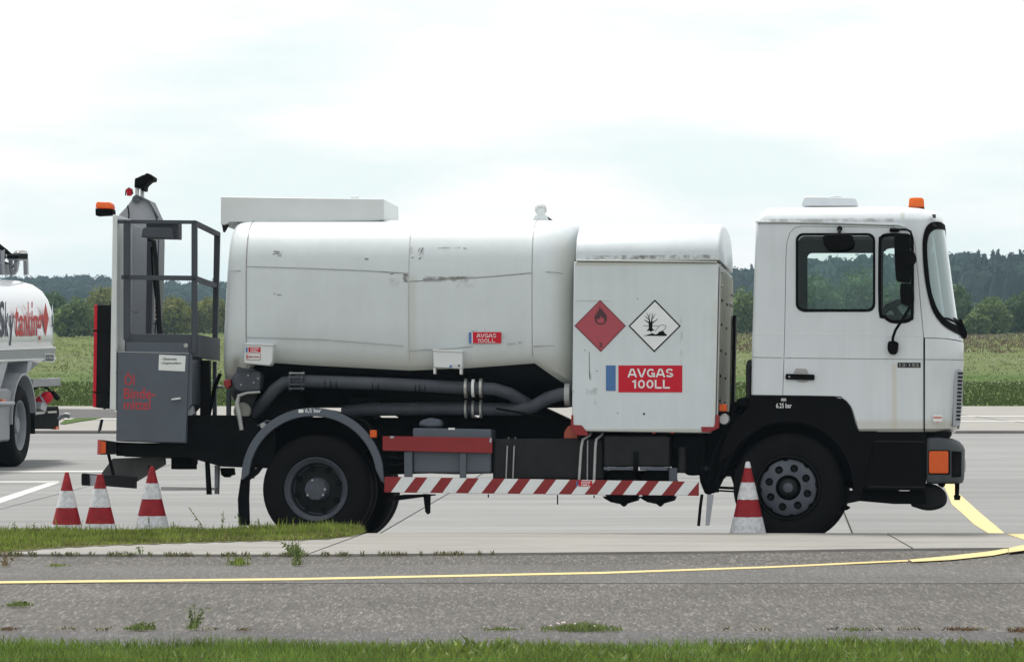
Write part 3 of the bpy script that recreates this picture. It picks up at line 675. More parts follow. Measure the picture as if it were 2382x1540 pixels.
def scuff(x0, y0, x1, y1, w_):
    T.strokes('scuff', [(x0, y0, x1, y1, w_, w_*.5)], SF((y0+y1)/2)-.001, m_scf, tank, .003)
m_scf = mat('scuff_grey', (.22, .22, .21), .8, var=.4, scale=40)
for q_ in ((636, 585, 652, 586, 2), (634, 591, 644, 590, 1.6), (643, 588, 655, 592, 2), (645, 594, 655, 596, 1.4), (848, 602, 856, 604, 2.6), (957, 600, 963, 598, 2), (956, 574, 956, 592, 1.2), (984, 576, 979, 588, 2.4), (976, 577, 972, 586, 1.5),
           (974, 604, 980, 598, 3), (1018, 577, 1050, 577, .9), (1078, 577, 1086, 579, 2.2), (636, 683, 642, 684, 1.4), (645, 686, 655, 686, 2), (938, 639, 949, 640, 5), (939, 645, 946, 655, 5), (984, 650, 1010, 648, 2.4), (1020, 648, 1070, 645, 3), (1060, 647, 1082, 645, 4.5), (885, 632, 925, 635, 2), (908, 638, 916, 637, 3), (1098, 770, 1104, 773, 1.6), (1128, 768, 1130, 768, 1.4), (1180, 801, 1200, 799, 1.6), (1206, 798, 1215, 796, 2)):
    scuff(*q_)
tbx = T.prism('manhole_coaming', [(513.5, 458), (893, 463.5), (893, 512), (870, 514), (535, 517), (523, 524), (513.5, 523)], .46, 1.50, m_box, bevel=.006)
T.box('coaming_fitting', 817, 457, 832, 464, .8, .9, m_box, tbx)
T.prism('tank_bracket', [(516, 523), (530, 520), (524, 532), (519, 540)], .5, .6, m_dkgrey, tank)
vt = T.lathe('vent', (1258, 488, .85), [(0, -.03), (.035, -.028), (.052, -.01), (.052, .01), (.035, .028), (0, .03)], m_lens, tank, n=32)
vt2 = T.prism('vent_post', [(1251, 486), (1265, 486), (1268, 503), (1248, 503)], .78, .81, m_box, vt)
T.prism('vent_base', [(1244, 502), (1272, 502), (1276, 514), (1240, 514)], .75, .95, m_box, vt)
T.prism('vent_flap', [(1268, 503), (1275, 505), (1286, 513), (1274, 512)], .8, .82, m_ink, vt)
# tank signs and boxes
sg = T.decal('tank_sign', rect(1090, 772, 1166, 799), .0335, m_swht, tank)
T.decal('sign_plate', rect(1099.5, 772.5, 1166, 798.5), .0318, m_sred, sg); T.decal('blue_tab', rect(1090.5, 773, 1097, 798.5), .0318, m_sblu, sg)

def wbox(pts, extra):
    o = T.prism('equipment_box', pts, -.02, .16, m_box, bevel=.010)
    T.prism('box_rim', [(pts[0][0]-1, pts[0][1]), (pts[1][0]+1, pts[1][1]), (pts[1][0]+1, pts[1][1]+4.5), (pts[0][0]-1, pts[0][1]+4.5)], -.03, .16, m_box, o, bevel=.004)
    return o
b1 = wbox([(570, 797.5), (635, 800), (633, 842), (627, 851), (570, 846), (567, 842)], 0)
T.decal('sign_plate', rect(578, 807.5, 606, 819.5), -.0205, m_sred, b1); T.decal('blue_tab', rect(571.5, 807.5, 576, 819.5), -.0205, m_sblu, b1)
T.text('sign_text', 'AVGAS', 582, 809, 602, 812.8, -.0222, m_swht, b1, .03); T.text('sign_text', '100LL', 583, 814.5, 601, 818.3, -.0222, m_swht, b1, .03)
T.decal('sticker_border', rect(573, 822, 606, 837.5), -.0205, m_red, b1); T.decal('sticker', rect(574.2, 823.2, 604.8, 836.3), -.0222, m_swht, b1)
T.text('sticker_text', 'ERDUNG', 579, 827.5, 603, 833, -.024, m_red, b1, .03); T.decal('arrow', [(573.5, 830), (577.5, 824.5), (577.5, 836)], -.024, m_sred, b1)
b2 = wbox([(1007, 812), (1076, 815), (1075, 858), (1008, 855)], 0)
T.box('box_leg', 1008, 855, 1013, 870, -.01, .1, m_box, b2); T.box('box_leg', 1069, 857, 1074, 871, -.01, .1, m_box, b2)
T.decal('mark', [(1044, 855), (1048, 848), (1052, 851), (1051, 855)], -.0205, m_sblu, b2); T.decal('mark', rect(1065, 848, 1070, 853.5), -.0205, mat('mark_grey', (.08, .1, .14)), b2)
T.decal('mark', rect(1053, 849, 1063, 852), -.0205, mat('mark_pale', (.45, .48, .52)), b2)

GLY = {'A': (1.0, [(.02, 1, .40, .04), (.98, 1, .60, .04), (.22, .70, .78, .70), (.36, .09, .64, .09)]), 'V': (1.0, [(.03, 0, .44, .95), (.97, 0, .56, .95), (.38, .92, .62, .92)]),
 'L': (.78, [(.1, 0, .1, 1), (.02, .92, 1, .92)]), '1': (.45, [(.72, 0, .72, 1), (.1, .22, .72, .14)])}
def bold_text(body, x0, y0, x1, y1, y, m, parent, wd=.17):
    hgt = y1-y0; wch = {'A': 1.02, 'V': .98, 'G': 1.0, 'S': .9, 'L': .74, '1': .5, '0': .78}; gap = .16
    tot = sum(wch[c] for c in body)+gap*(len(body)-1); k = (x1-x0)/tot; x_ = x0; i0 = 0
    for c in body:
        w_ = wch[c]*k; sg_ = []
        def arc(cx, cy, rx, ry, a0, a1, n=10):
            p = [(cx+rx*cos(R(a0+(a1-a0)*i/n)), cy-ry*sin(R(a0+(a1-a0)*i/n))) for i in range(n+1)]
            return [(*a, *b_) for a, b_ in zip(p, p[1:])]
        h2 = wd/2; v2 = wd/2*hgt/w_
        if c in GLY: sg_ = GLY[c][1]
        elif c == '0': sg_ = arc(.5, .5, .5-v2, .5-h2, 0, 360, 18)
        elif c == 'G': sg_ = arc(.5, .5, .5-v2, .5-h2, 42, 330, 18)+[(.55, .56, 1, .56), (1-v2, .52, 1-v2, 1)]
        elif c == 'S': sg_ = arc(.5, .28, .40, .28-h2, 20, 250, 12)+arc(.5, .735, .42, .265-h2, 90, -160, 13)
        T.strokes('letter', [(x_+a*w_, y0+b_*hgt, x_+c_*w_, y0+d_*hgt, wd*hgt, wd*hgt) for a, b_, c_, d_ in sg_], y, m, parent, .0012+.0001*i0); i0 += 1
        x_ += w_+gap*k
bold_text('AVGAS', 1109, 776, 1154, 785, .0300, m_swht, sg, .145); bold_text('100LL', 1110.5, 788, 1152, 797, .0300, m_swht, sg, .145)

# ---- pump cabinet between tank and cab
body = T.pm([(1335, 609), (1672, 612.5), (1664, 992), (1650, 1007), (1347, 1003), (1330, 986)], 0, W)
cab_ = link('pump_cabinet', body, m_pump, truck, False, .008)
m_end = mat('grimy_cabinet_end', (.27, .28, .215), .55, var=.25, scale=5, bump=.25, bscale=6)
ebase = X(1672, 612)
prm = []
def ring_lid(px, inset=0):
    x_ = X(px, 600); o = []
    zb_ = Z(1500, 606); hh = .355
    for i in range(25):
        a = pi*i/24; cy_, sy_ = cos(a), sin(a)
        y_ = W/2-(W/2-.004-inset)*(abs(cy_)**.72)*(1 if cy_ > 0 else -1)
        o.append(Vector((x_, y_, zb_+(hh-inset)*sy_**.80)))
    return o
lid = me_loft([ring_lid(1339, .02), ring_lid(1340.5, .0), ring_lid(1667.5, 0), ring_lid(1672, .012), ring_lid(1674, .03)])
lid_o = link('cabinet_lid', lid, m_pump, cab_, True)
T.prism('lid_lip', [(1341, 604), (1668, 608), (1668, 611.5), (1341, 608)], -.014, .01, m_pump, cab_, bevel=.003)
# end wall facing the cab: slightly bulging sheet with rivet rows
ex = X(1672, 700)
def quad_x(name, pxs, y0, y1, pt, pb, m, parent, th=.006):
    a = [P(pxs, pt, 0), P(pxs-(pb-pt)*.0205, pb, 0)]
    vs_ = [Vector((a[0].x, y0, a[0].z)), Vector((a[0].x, y1, a[0].z)), Vector((a[1].x, y1, a[1].z)), Vector((a[1].x, y0, a[1].z))]
    vs_ += [v+Vector((th, 0, 0)) for v in vs_]
    return link(name, mk('q', vs_, [[0, 1, 2, 3], [7, 6, 5, 4], [0, 1, 5, 4], [1, 2, 6, 5], [2, 3, 7, 6], [3, 0, 4, 7]]), m, parent, False, .002)
ew = quad_x('end_panel', 1672.5, .02, W-.02, 622, 975, m_end, cab_, .010)
for pr in (695, 752, 813, 872, 930):
    for yy in (.30, .42, 1.15, 1.27):
        q = P(1673-(pr-622)*.0205, pr, 0); link('rivet', me_tube([Vector((q.x, yy, q.z)), Vector((q.x+.014, yy, q.z))], .011, 8), m_ink, ew)
for yy, pr in ((.08, 632), (.08, 664), (1.9, 664), (1.6, 690), (1.9, 690)):
    q = P(1673, pr, 0); link('hinge_bolt', me_tube([Vector((q.x, yy, q.z)), Vector((q.x+.03, yy, q.z))], .014, 8), m_steel, ew)
quad_x('edge_seal', 1676, 2.1, 2.29, 712, 985, m_ink, cab_, .03)
quad_x('end_rail', 1674, .0, .03, 615, 985, m_alu, cab_, .012)
for pts in ([(1329, 965), (1333.5, 965), (1333.5, 988), (1353, 989), (1367, 1007), (1367, 1013), (1340, 1012), (1327, 994)], [(1665.5, 964), (1673, 966), (1672, 996), (1648, 1006), (1633, 1005), (1631, 992.5), (1660, 993), (1664, 985)]):
    T.prism('corner_bracket', pts, -.010, .10, m_red, cab_, bevel=.003)
T.prism('mount_foot', [(1311, 1020), (1313, 1003), (1322, 990), (1340, 990), (1345, 1021)], .12, .3, mat('rusty_orange_paint', (.30, .055, .03), .6, var=.3), bevel=.01)
for x_ in (1517, 1560): T.box('corner_bolt', x_, 1003, x_+8, 1009, .005, .03, m_red, cab_)
T.lathe('lock', (1498, 962.5, -.004), [(0, 0), (.008, 0), (.01, .006), (0, .006)], m_ink, cab_, n=12)
for x_, y_ in ((1483, 695), (1437, 961), (1334, 911), (1361, 815), (1388, 863)): T.decal('speck', circ(x_, y_, 1.3, 8), -.0005, m_dkgrey, cab_)
T.strokes('crack', [(1370.5, 818, 1371.5, 866, .9, 1.2), (1371.5, 866, 1372, 882, 2.2, 1.2)], -.0005, m_dkgrey, cab_)
T.strokes('panel_seam', [(1338, 699.5, 1420, 700, .8, .3)], -.0005, m_seaml, cab_)
# hazard placards
pl = T.decal('flammable_placard', [(1396, 697.5), (1456, 758), (1397.5, 819), (1336, 758)], -.001, mat('hazard_border', (.17, .03, .045), .5), cab_, .002)
T.decal('placard_face', [(1396, 701), (1452.5, 758), (1397.5, 815.5), (1339.5, 758)], -.0032, m_hred, pl)
zz6 = lambda q: [((2250+a/3.422)/1.704, (1150+b_/3.422)/1.704) for a, b_ in q]
fl = [(440, 220), (452, 268), (470, 245), (482, 300), (500, 285), (506, 330), (524, 318), (532, 380), (520, 430), (490, 460), (445, 468), (400, 456), (372, 425), (364, 370), (378, 318), (396, 340), (400, 275), (416, 300), (424, 258)]
T.decal('flame', zz6(fl), -.0052, m_hdk, pl)
T.decal('flame_heart', zz6([(452, 350), (470, 385), (488, 372), (500, 410), (490, 440), (450, 452), (410, 442), (392, 410), (400, 385), (418, 400), (440, 380)]), -.0068, m_hred, pl)
T.text('placard_number', '3', 1393.5, 797, 1401, 808.5, -.0052, m_hdk, pl, .02)
p2 = T.decal('environment_placard', [(1523.5, 697), (1583.5, 758.5), (1522, 819.5), (1462, 758.5)], -.001, m_ink, cab_, .002)
T.decal('placard_face', [(1523.4, 701.8), (1579.3, 758.6), (1522, 815), (1466.2, 758.5)], -.0032, m_swht, p2)
T.decal('trunk', zz6([(1098, 430), (1152, 430), (1148, 520), (1180, 546), (1150, 550), (1130, 570), (1112, 550), (1068, 555), (1100, 522)]), -.0052, m_ink, p2)
br = [(1115, 440, 1098, 350, 20, 8), (1098, 360, 1068, 303, 9, 3), (1100, 395, 1042, 348, 12, 4), (1108, 360, 1118, 312, 7, 3), (1138, 440, 1150, 330, 18, 6), (1150, 385, 1192, 320, 10, 3), (1150, 350, 1145, 310, 6, 3), (1145, 445, 1205, 408, 16, 7), (1200, 410, 1224, 380, 8, 3), (1108, 445, 1045, 405, 16, 8), (1045, 408, 1036, 415, 8, 4)]
f6 = lambda a: (2250+a/3.422)/1.704
g6 = lambda a: (1150+a/3.422)/1.704
T.strokes('branches', [(f6(a), g6(b_), f6(c), g6(d), e_/5.83, h_/5.83) for a, b_, c, d, e_, h_ in br], -.0052, m_ink, p2)
T.strokes('waterline', [(f6(a), g6(b_), f6(c), g6(d), .8, .8) for a, b_, c, d in ((1022, 484, 1105, 485), (1150, 485, 1240, 487))], -.0052, m_ink, p2)
fi = [(1185, 562), (1215, 520), (1245, 487), (1290, 466), (1304, 478), (1335, 482), (1328, 510), (1300, 545), (1262, 560), (1225, 580)]
T.strokes('fish', [(f6(a[0]), g6(a[1]), f6(c[0]), g6(c[1]), .75, .75) for a, c in zip(fi, fi[1:])], -.0052, m_ink, p2)
T.decal('shore', zz6([(1022, 620), (1060, 611), (1100, 600), (1150, 584), (1195, 602), (1225, 588), (1245, 568), (1290, 553), (1308, 563), (1320, 588), (1345, 602), (1342, 622)]), -.0052, m_ink, p2)
sg2 = T.decal('fuel_grade_sign', rect(1438.5, 850, 1587, 912.5), -.001, m_sred, cab_, .003)
bold_text('AVGAS', 1461, 857.5, 1566, 877.5, -.0045, m_swht, sg2, .19); bold_text('100LL', 1470, 883.5, 1558, 903.5, -.0045, m_swht, sg2, .19)
T.decal('blue_panel', rect(1409.5, 850, 1432, 909), -.001, m_sblu, cab_, .003)
T.box('marker_lamp', 1672, 940, 1691, 957, .05, .10, m_orange, bevel=.008)
T.lathe('side_lamp', (1684, 975, .1), [(0, 0), (.04, .0), (.05, .02), (.05, .08), (0, .1)], m_lens, n=20)
T.prism('lamp_bracket', [(1668, 957), (1695, 957), (1700, 970), (1740, 960), (1760, 985), (1690, 1010), (1668, 1000)], .16, .4, m_dark)
T.tube('hoses', [(1700, 985, .6), (1725, 950, .6), (1720, 935, .6), (1745, 930, .6)], .035, m_dark)
for q_ in ([(1702, 960, .3), (1716, 975, .25), (1712, 1010, .2), (1690, 1050, .2), (1672, 1100, .2), (1668, 1145, .2)], [(1745, 955, .3), (1722, 985, .2), (1702, 1030, .15), (1690, 1080, .15), (1684, 1110, .2)],
           [(1690, 1000, .2), (1672, 1030, .15), (1655, 1080, .15), (1648, 1140, .2)], [(1640, 1040, .2), (1632, 1080, .18), (1640, 1120, .2), (1655, 1130, .3)], [(1726, 940, .5), (1712, 950, .45), (1700, 965, .4), (1696, 990, .3)]):
    T.tube('hose', smooth_poly(q_, False, 3), .016, m_dark, n=8)
T.tube('chain_link', [(1640, 1085, .12), (1645, 1092, .12)], .02, m_dkgrey, n=8)
T.prism('cab_mount', [(1712, 934), (1718, 928), (1745, 925), (1745, 945), (1718, 945), (1711, 941)], .1, .5, m_dark, bevel=.01)
T.prism('snorkel', [(1735, 850), (1739, 838), (1746, 835), (1746, 930), (1735, 925)], .05, .35, m_dkgrey, bevel=.01)

# ---- cab
def outline(py, xr, xf, ins, rc=.30, ryc=.36):
    xr_, xf_ = X(xr, py), X(xf, py); z_ = Z(xr, py); pts = []
    for s_ in (0, 1):
        seg = []
        for i in range(5):
            a = R(90*i/4); seg.append((xr_+.05-.05*sin(a) if 0 else xr_+.05*(1-cos(a)) , ins+.05*(1-sin(a))))
        seg2 = []
        for i in range(13):
            a = R(90*i/12); seg2.append((xf_-rc+rc*sin(a)**.9, ins+ryc*(1-cos(a)**.9)))
        q = seg+seg2
        if s_: q = [(a, W-b_) for a, b_ in reversed(q)]
        pts += q
    return [Vector((a, b_, z_)) for a, b_ in pts]
lv = [(478, 1805, 2080, .34, .2), (479.5, 1795, 2112, .22, .2), (483, 1784, 2150, .13, .24), (489, 1776, 2172, .075, .27), (498, 1769, 2186, .035, .3), (509, 1763, 2193, .012, .3), (516, 1758, 2195, .0, .3),
      (560, 1757, 2202, 0, .3), (620, 1754.5, 2210, 0, .3), (680, 1752.5, 2218, 0, .31), (735, 1751, 2226, 0, .32), (765, 1750, 2233, 0, .33), (785, 1749, 2239, 0, .33), (800, 1748.5, 2242, 0, .33),
      (850, 1748, 2242, 0, .33), (868, 1747.5, 2237, 0, .33), (890, 1747.2, 2233, 0, .33), (940, 1746.5, 2231, 0, .33), (985, 1745.5, 2228, 0, .33), (998, 1745, 2223, .0, .32), (1005, 1745, 2214, .03, .3)]
def cab_loft(shrink=0, lo=0, hi=99):
    r_ = []
    for k, (py, xr, xf, ins, rc) in enumerate(lv):
        if lo <= k <= hi: r_.append(outline(py, xr+shrink, xf-shrink, ins+shrink/270, rc))
    return me_loft(r_)
C0 = cab_loft()
arch = [(1700, 1060), (1700, 921), (1752, 919), (1938, 922), (1955, 926), (1968, 935), (1979, 950), (1990, 985), (1998, 1003), (1996, 1060)]
C0 = boolean(C0, T.pm(arch, -.2, W+.2))
inner_l = []
for (py, xr, xf, ins, rc) in ((520, 1772, 2186, .05, .28), (560, 1771, 2191, .05, .28), (735, 1766, 2215, .05, .3), (790, 1764, 2226, .05, .3), (905, 1762, 2226, .05, .3)):
    inner_l.append(outline(py, xr, xf, ins, rc))
INN = me_loft(inner_l)
SH = boolean(C0, INN)
win_r = rr(1853, 544.5, 2034, 723, 17, 6)
def quarter(pts): return pts
win_q = smooth_poly([(2045, 570), (2049, 552), (2062, 545), (2105, 545), (2121, 552), (2124, 572), (2124, 725), (2120, 742), (2104, 749), (2073, 749), (2056, 738), (2045, 722)], True, 3)
fwin_r = [(x_+0, y_) for x_, y_ in rr(1853, 552, 2034, 716, 17, 5)]
for q_ in (win_r, win_q): SH = boolean(SH, T.pm(q_, -.3, .3))
for q_ in (fwin_r, win_q):
    pts = [P(a, b_, 0) for a, b_ in q_]; pts = [Vector((p.x, W-.3, p.z)) for p in pts]
    SH = boolean(SH, me_prism(pts, W-.3, W+.3))
gask = [(2300, 500), (2196, 514), (2186, 510), (2168, 512), (2155, 523), (2147.5, 545), (2145.5, 575), (2149, 630), (2156, 675), (2167, 715), (2183, 742), (2205, 761), (2240, 777), (2300, 779)]
gask = [gask[0]]+smooth_poly(gask[1:-1], False, 3)+[gask[-1]]
gin = [(2300, 524), (2196, 524), (2180, 525), (2168, 531), (2159, 545), (2156, 575), (2160, 630), (2166, 672), (2177, 706), (2190, 728), (2210, 745), (2245, 757), (2300, 758)]
gin = [gin[0]]+smooth_poly(gin[1:-1], False, 3)+[gin[-1]]
PG = T.pm(gask, -.3, W+.3)
SH = boolean(SH, PG)
# panes and gaskets of the wrap-round windscreen
def shell(o_ut, in_):
    a = []; b_ = []
    for k, (py, xr, xf, ins, rc) in enumerate(lv[4:13]):
        a.append(outline(py, xr-o_ut, xf+o_ut, ins-o_ut/270, rc)); b_.append(outline(py, xr+in_, xf-in_, ins+in_/270, rc))
    A_ = me_loft(a)
    b_[0] = [v+Vector((0, 0, .05)) for v in b_[0]]; b_[-1] = [v-Vector((0, 0, .05)) for v in b_[-1]]
    return boolean(A_, me_loft(b_))
GK = boolean(shell(2.2, 4.5), T.pm(gask, -.25, W+.25), 'INTERSECT'); GK = boolean(GK, T.pm(gin, -.4, W+.4))
GL = boolean(shell(0, 1.8), T.pm(gin, -.35, W+.35), 'INTERSECT')
# door cut out of the shell with a real gap
door = [(1819, 925), (1823, 800), (1825, 700), (1826.5, 600), (1829, 562), (1836, 540), (1848, 528), (1865, 524.5), (2080, 528), (2106, 536), (2121, 549), (2129, 568), (2136, 640), (2144, 730), (2149, 782), (2148, 1010), (1996, 1012), (1992, 985), (1980, 948), (1968, 933), (1955, 924), (1936, 923)]
def inset(poly, d):
    n_ = len(poly); o = []
    ar = sum(poly[i][0]*poly[(i+1) % n_][1]-poly[(i+1) % n_][0]*poly[i][1] for i in range(n_)); sg_ = 1 if ar > 0 else -1
    for i in range(n_):
        a, b_, c = poly[i-1], poly[i], poly[(i+1) % n_]
        e1 = Vector((b_[0]-a[0], b_[1]-a[1])).normalized(); e2 = Vector((c[0]-b_[0], c[1]-b_[1])).normalized()
        nn = (Vector((-e1.y, e1.x))+Vector((-e2.y, e2.x))); nn = nn.normalized()/max(.4, nn.normalized().dot(Vector((-e1.y, e1.x))))
        o.append((b_[0]+nn.x*d*sg_, b_[1]+nn.y*d*sg_))
    return o
dbig = T.pm(door, -.1, .042)
DOOR = boolean(SH, T.pm(inset(door, 1.5), -.08, .0415), 'INTERSECT')
SH = boolean(SH, dbig)
# front lower panel split from the body by its seam
front = [(2151.5, 785), (2200, 786.5), (2235, 791), (2300, 797), (2300, 1030), (2151.5, 1030)]
fbig = [(2148.5, 782.5), (2200, 783.8), (2236, 788), (2300, 794), (2300, 1040), (2148.5, 1040)]
FR = boolean(C0, T.pm(front, -.2, W+.2), 'INTERSECT')
SH = boolean(SH, T.pm(fbig, -.3, W+.3))
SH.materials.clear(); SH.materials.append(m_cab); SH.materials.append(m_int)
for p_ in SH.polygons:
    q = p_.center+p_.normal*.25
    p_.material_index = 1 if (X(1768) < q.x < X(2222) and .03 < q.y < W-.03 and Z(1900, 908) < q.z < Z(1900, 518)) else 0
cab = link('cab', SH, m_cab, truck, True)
drr = link('door', DOOR, m_cab, truck, True)
fpn = link('front_panel', FR, m_cab, truck, True)
link('windscreen_gasket', GK, m_blk, cab, True); link('windscreen', GL, m_wind, cab, True)
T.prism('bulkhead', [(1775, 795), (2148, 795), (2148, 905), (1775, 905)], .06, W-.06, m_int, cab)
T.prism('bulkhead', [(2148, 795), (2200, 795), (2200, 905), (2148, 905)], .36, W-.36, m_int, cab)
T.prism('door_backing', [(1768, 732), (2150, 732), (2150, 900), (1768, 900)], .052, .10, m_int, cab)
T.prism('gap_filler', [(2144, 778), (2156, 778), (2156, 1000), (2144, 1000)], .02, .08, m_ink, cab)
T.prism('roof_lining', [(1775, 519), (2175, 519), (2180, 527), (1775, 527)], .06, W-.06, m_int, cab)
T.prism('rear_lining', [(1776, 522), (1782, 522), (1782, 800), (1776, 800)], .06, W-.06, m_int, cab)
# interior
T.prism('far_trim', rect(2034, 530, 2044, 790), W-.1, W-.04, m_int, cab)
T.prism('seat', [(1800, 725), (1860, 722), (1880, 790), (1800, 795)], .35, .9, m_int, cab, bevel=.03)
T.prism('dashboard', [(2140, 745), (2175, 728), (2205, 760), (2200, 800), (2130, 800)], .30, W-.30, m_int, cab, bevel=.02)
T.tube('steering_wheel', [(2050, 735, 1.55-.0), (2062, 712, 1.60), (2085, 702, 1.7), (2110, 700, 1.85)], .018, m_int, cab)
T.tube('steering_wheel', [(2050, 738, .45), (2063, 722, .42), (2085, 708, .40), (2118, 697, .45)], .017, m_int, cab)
T.tube('steering_column', [(2078, 716, .6), (2100, 745, .6), (2140, 770, .6)], .03, m_int, cab)
# side glass and gaskets
def ringp(name, outer, inner, y0, y1, m, parent, fr=None):
    n_ = len(outer); vs_ = [T.P(a, b_, y0)+Vector((0, dy, 0)) for dy in (0, y1-y0) for pl_ in (outer, inner) for a, b_ in pl_]; fs = []
    for i in range(n_):
        j = (i+1) % n_; fs += [[i, j, n_+j, n_+i], [2*n_+i, 3*n_+i, 3*n_+j, 2*n_+j], [i, 2*n_+i, 2*n_+j, j], [n_+i, n_+j, 3*n_+j, 3*n_+i]]
    return link(name, mk('r', vs_, fs), m, parent, True)
gk1 = ringp('window_gasket', rr(1851, 542.5, 2036, 724.5, 18, 6), rr(1856.5, 548, 2030.5, 719, 14, 6), -.008, .03, m_blk, drr)
T.prism('window_pane', rr(1855, 547, 2032, 721, 15, 6), .008, .013, m_glass, drr)
qo = inset(win_q, -1.8); qi = inset(win_q, 5.5)
ringp('window_gasket', qo, qi, -.008, .03, m_blk, drr)
T.prism('window_pane', inset(win_q, 2), .008, .013, m_glass, drr)
for q_ in (fwin_r, win_q):
    pts = [P(a, b_, 0) for a, b_ in inset(q_, -1)]; pts = [Vector((p.x, W-.02, p.z)) for p in pts]
    link('window_pane', me_prism(pts, W-.02, W-.015), m_glass, cab)
    pa = [Vector((p.x, W-.055, p.z)) for p in [P(a, b_, 0) for a, b_ in inset(q_, -4)]]; pb_ = [Vector((p.x, W-.2, p.z)) for p in [P(a, b_, 0) for a, b_ in inset(q_, 5)]]
    link('window_gasket', boolean(me_prism(pa, W-.062, W-.052), me_prism(pb_, W-.2, W+.2)), m_int, cab)
T.prism('rear_window_frame', [(1860, 542), (1868, 542), (1868, 725), (1860, 725)], .4, .44, m_int, cab) if 0 else None
# creases, seams, trims
def line(pts, w_, m, parent, y=-.0004, name='panel_seam'):
    return T.strokes(name, [(a[0], a[1], c[0], c[1], w_, w_) for a, c in zip(pts, pts[1:])], y, m, parent, .0015)
line([(1752, 775.5), (1821, 776.5)], 1.4, m_swht, cab, name='crease_highlight'); line([(1829, 776.7), (2144, 779.5)], 1.4, m_swht, drr, name='crease_highlight')  # paler strips: light along the pressed crease painted as colour
line([(1751, 831), (1819, 832.5)], 1.5, m_seam, cab); line([(1826, 832.7), (2146, 836)], 1.5, m_seam, drr); 
fs_ = [P(x_, y_, 0) for x_, y_ in ((2153, 836), (2165, 836.3))]
line([(2153, 836), (2166, 836.5)], 1.5, m_seam, fpn)
# seam carried round the curved corner
def corner_line(py, w_, m, name='panel_seam'):
    r0 = outline(py-w_/2, 1747, 2242.6, -.002, .33); r1 = outline(py+w_/2, 1747, 2242.6, -.002, .33)
    vs_ = []; fs = []
    for i in range(5, 18): vs_ += [r0[i], r1[i]]
    vs_ = vs_; k = len(vs_)//2
    for i in range(k-1): fs.append([2*i, 2*i+1, 2*i+3, 2*i+2])
    return link(name, mk('c', vs_, fs), m, fpn)
corner_line(838, 1.6, m_seam)
gutter = T.prism('rain_gutter', [(1757.5, 514.5), (1900, 515.5), (2090, 521.5), (2107, 527), (2104, 530), (2088, 525), (1900, 519), (1757.5, 518.5)], -.016, .01, m_cab, cab, bevel=.002)
line([(1762, 520.3), (1840, 520.6), (2080, 526.2)], 1.3, m_seam, cab, -.0004)
T.prism('roof_hatch', [(1865, 474), (1870, 459), (1878, 457.5), (1985, 460), (1991, 463), (1995, 474), (1996, 480), (1865, 480)], .5, 1.4, m_cab, cab, bevel=.008)
T.prism('hatch_knob', [(1930, 459), (1935, 455), (1955, 456), (1960, 460)], .8, 1.1, m_cab, cab, bevel=.006)
bc = T.prism('beacon', [(2113, 484), (2115, 463), (2119, 459.5), (2145, 460), (2149, 464), (2150, 484)], .55, .69, m_orange2, cab, bevel=.02)
T.prism('beacon_base', [(2110, 483), (2150.5, 483), (2150, 491), (2108, 488)], .53, .71, m_blk, bc, bevel=.004)
T.prism('clearance_lamp', [(2168, 499), (2177, 499), (2177, 507), (2170, 507)], .04, .1, m_rim, cab)
hd = T.prism('door_handle', [(1828, 869.5), (1893, 871), (1895, 873), (1894, 884), (1829, 882.5), (1826.5, 880)], -.03, .004, m_blk, drr, bevel=.006)
T.decal('handle_recess_shade', [(1846, 869), (1849, 860), (1853, 857), (1874, 857.5), (1878, 861), (1881, 870)], -.0004, mat('recess_shade_grey', (.33, .33, .33), .6), drr)  # flat grey patches, the shade of the recess is in their colour
T.decal('handle_recess_shade', [(1850, 884.5), (1884, 884.5), (1872, 889.5), (1860, 889)], -.0004, bpy.data.materials['recess_shade_grey'], drr)
T.lathe('lock', (1836, 876.5, -.032), [(0, 0), (.008, 0), (.008, .006), (0, .006)], m_alu, hd, n=12)
bd = T.prism('model_badge', rect(2088, 843.5, 2141.5, 855), -.004, .001, m_dkgrey, drr)
T.text('badge_text', '12·152', 2092, 845.5, 2138, 853, -.0045, mat('badge_grey', (.22, .23, .22), .5), bd, .03)
T.decal('sticker_border', [(2170, 964), (2192, 964), (2192, 978), (2186, 983), (2176, 983), (2170, 978)], -.0004, m_swht, fpn)
T.decal('sticker_band', rect(2171, 969, 2191, 973.5), -.002, mat('faded_sticker_red', (.55, .2, .17)), fpn); T.decal('sticker_band', [(2173, 980), (2189, 980), (2182, 983)], -.002, bpy.data.materials['faded_sticker_red'], fpn)
# mirrors
mr1 = T.tube('mirror_arm', [(2073, 535, -.06), (2092, 534.5, -.10), (2108, 534, -.13), (2118, 539, -.14), (2122, 552, -.14), (2123, 590, -.15), (2123, 700, -.15)], .010, m_blk, cab, 10)
T.prism('mirror_mount', rr(2069, 531, 2092, 539.5, 3.5), -.07, .0, m_blk, mr1, bevel=.003)
T.prism('mirror', smooth_poly([(2080, 556), (2083, 547), (2095, 545), (2109, 546), (2115, 553), (2119, 600), (2118, 652), (2112, 657), (2090, 654), (2083, 640)], True, 3), -.24, -.16, m_blk, mr1, bevel=.01)
T.prism('mirror_arm_head', smooth_poly([(2096, 598), (2103, 584), (2117, 581), (2127, 588), (2132, 604), (2124, 616), (2110, 619), (2100, 612)], True, 3), -.26, -.13, m_blk, mr1, bevel=.01)
T.prism('wide_mirror', smooth_poly([(2094, 664), (2100, 659), (2117, 660), (2125, 668), (2126, 705), (2118, 711), (2103, 709), (2095, 700)], True, 3), -.24, -.16, m_blk, mr1, bevel=.01)
T.tube('mirror_stay', [(2123, 700, -.15), (2112, 722, -.15), (2096, 748, -.13), (2083, 768, -.10), (2077, 785, -.06), (2076.5, 802, -.04)], .012, m_blk, mr1, 10)
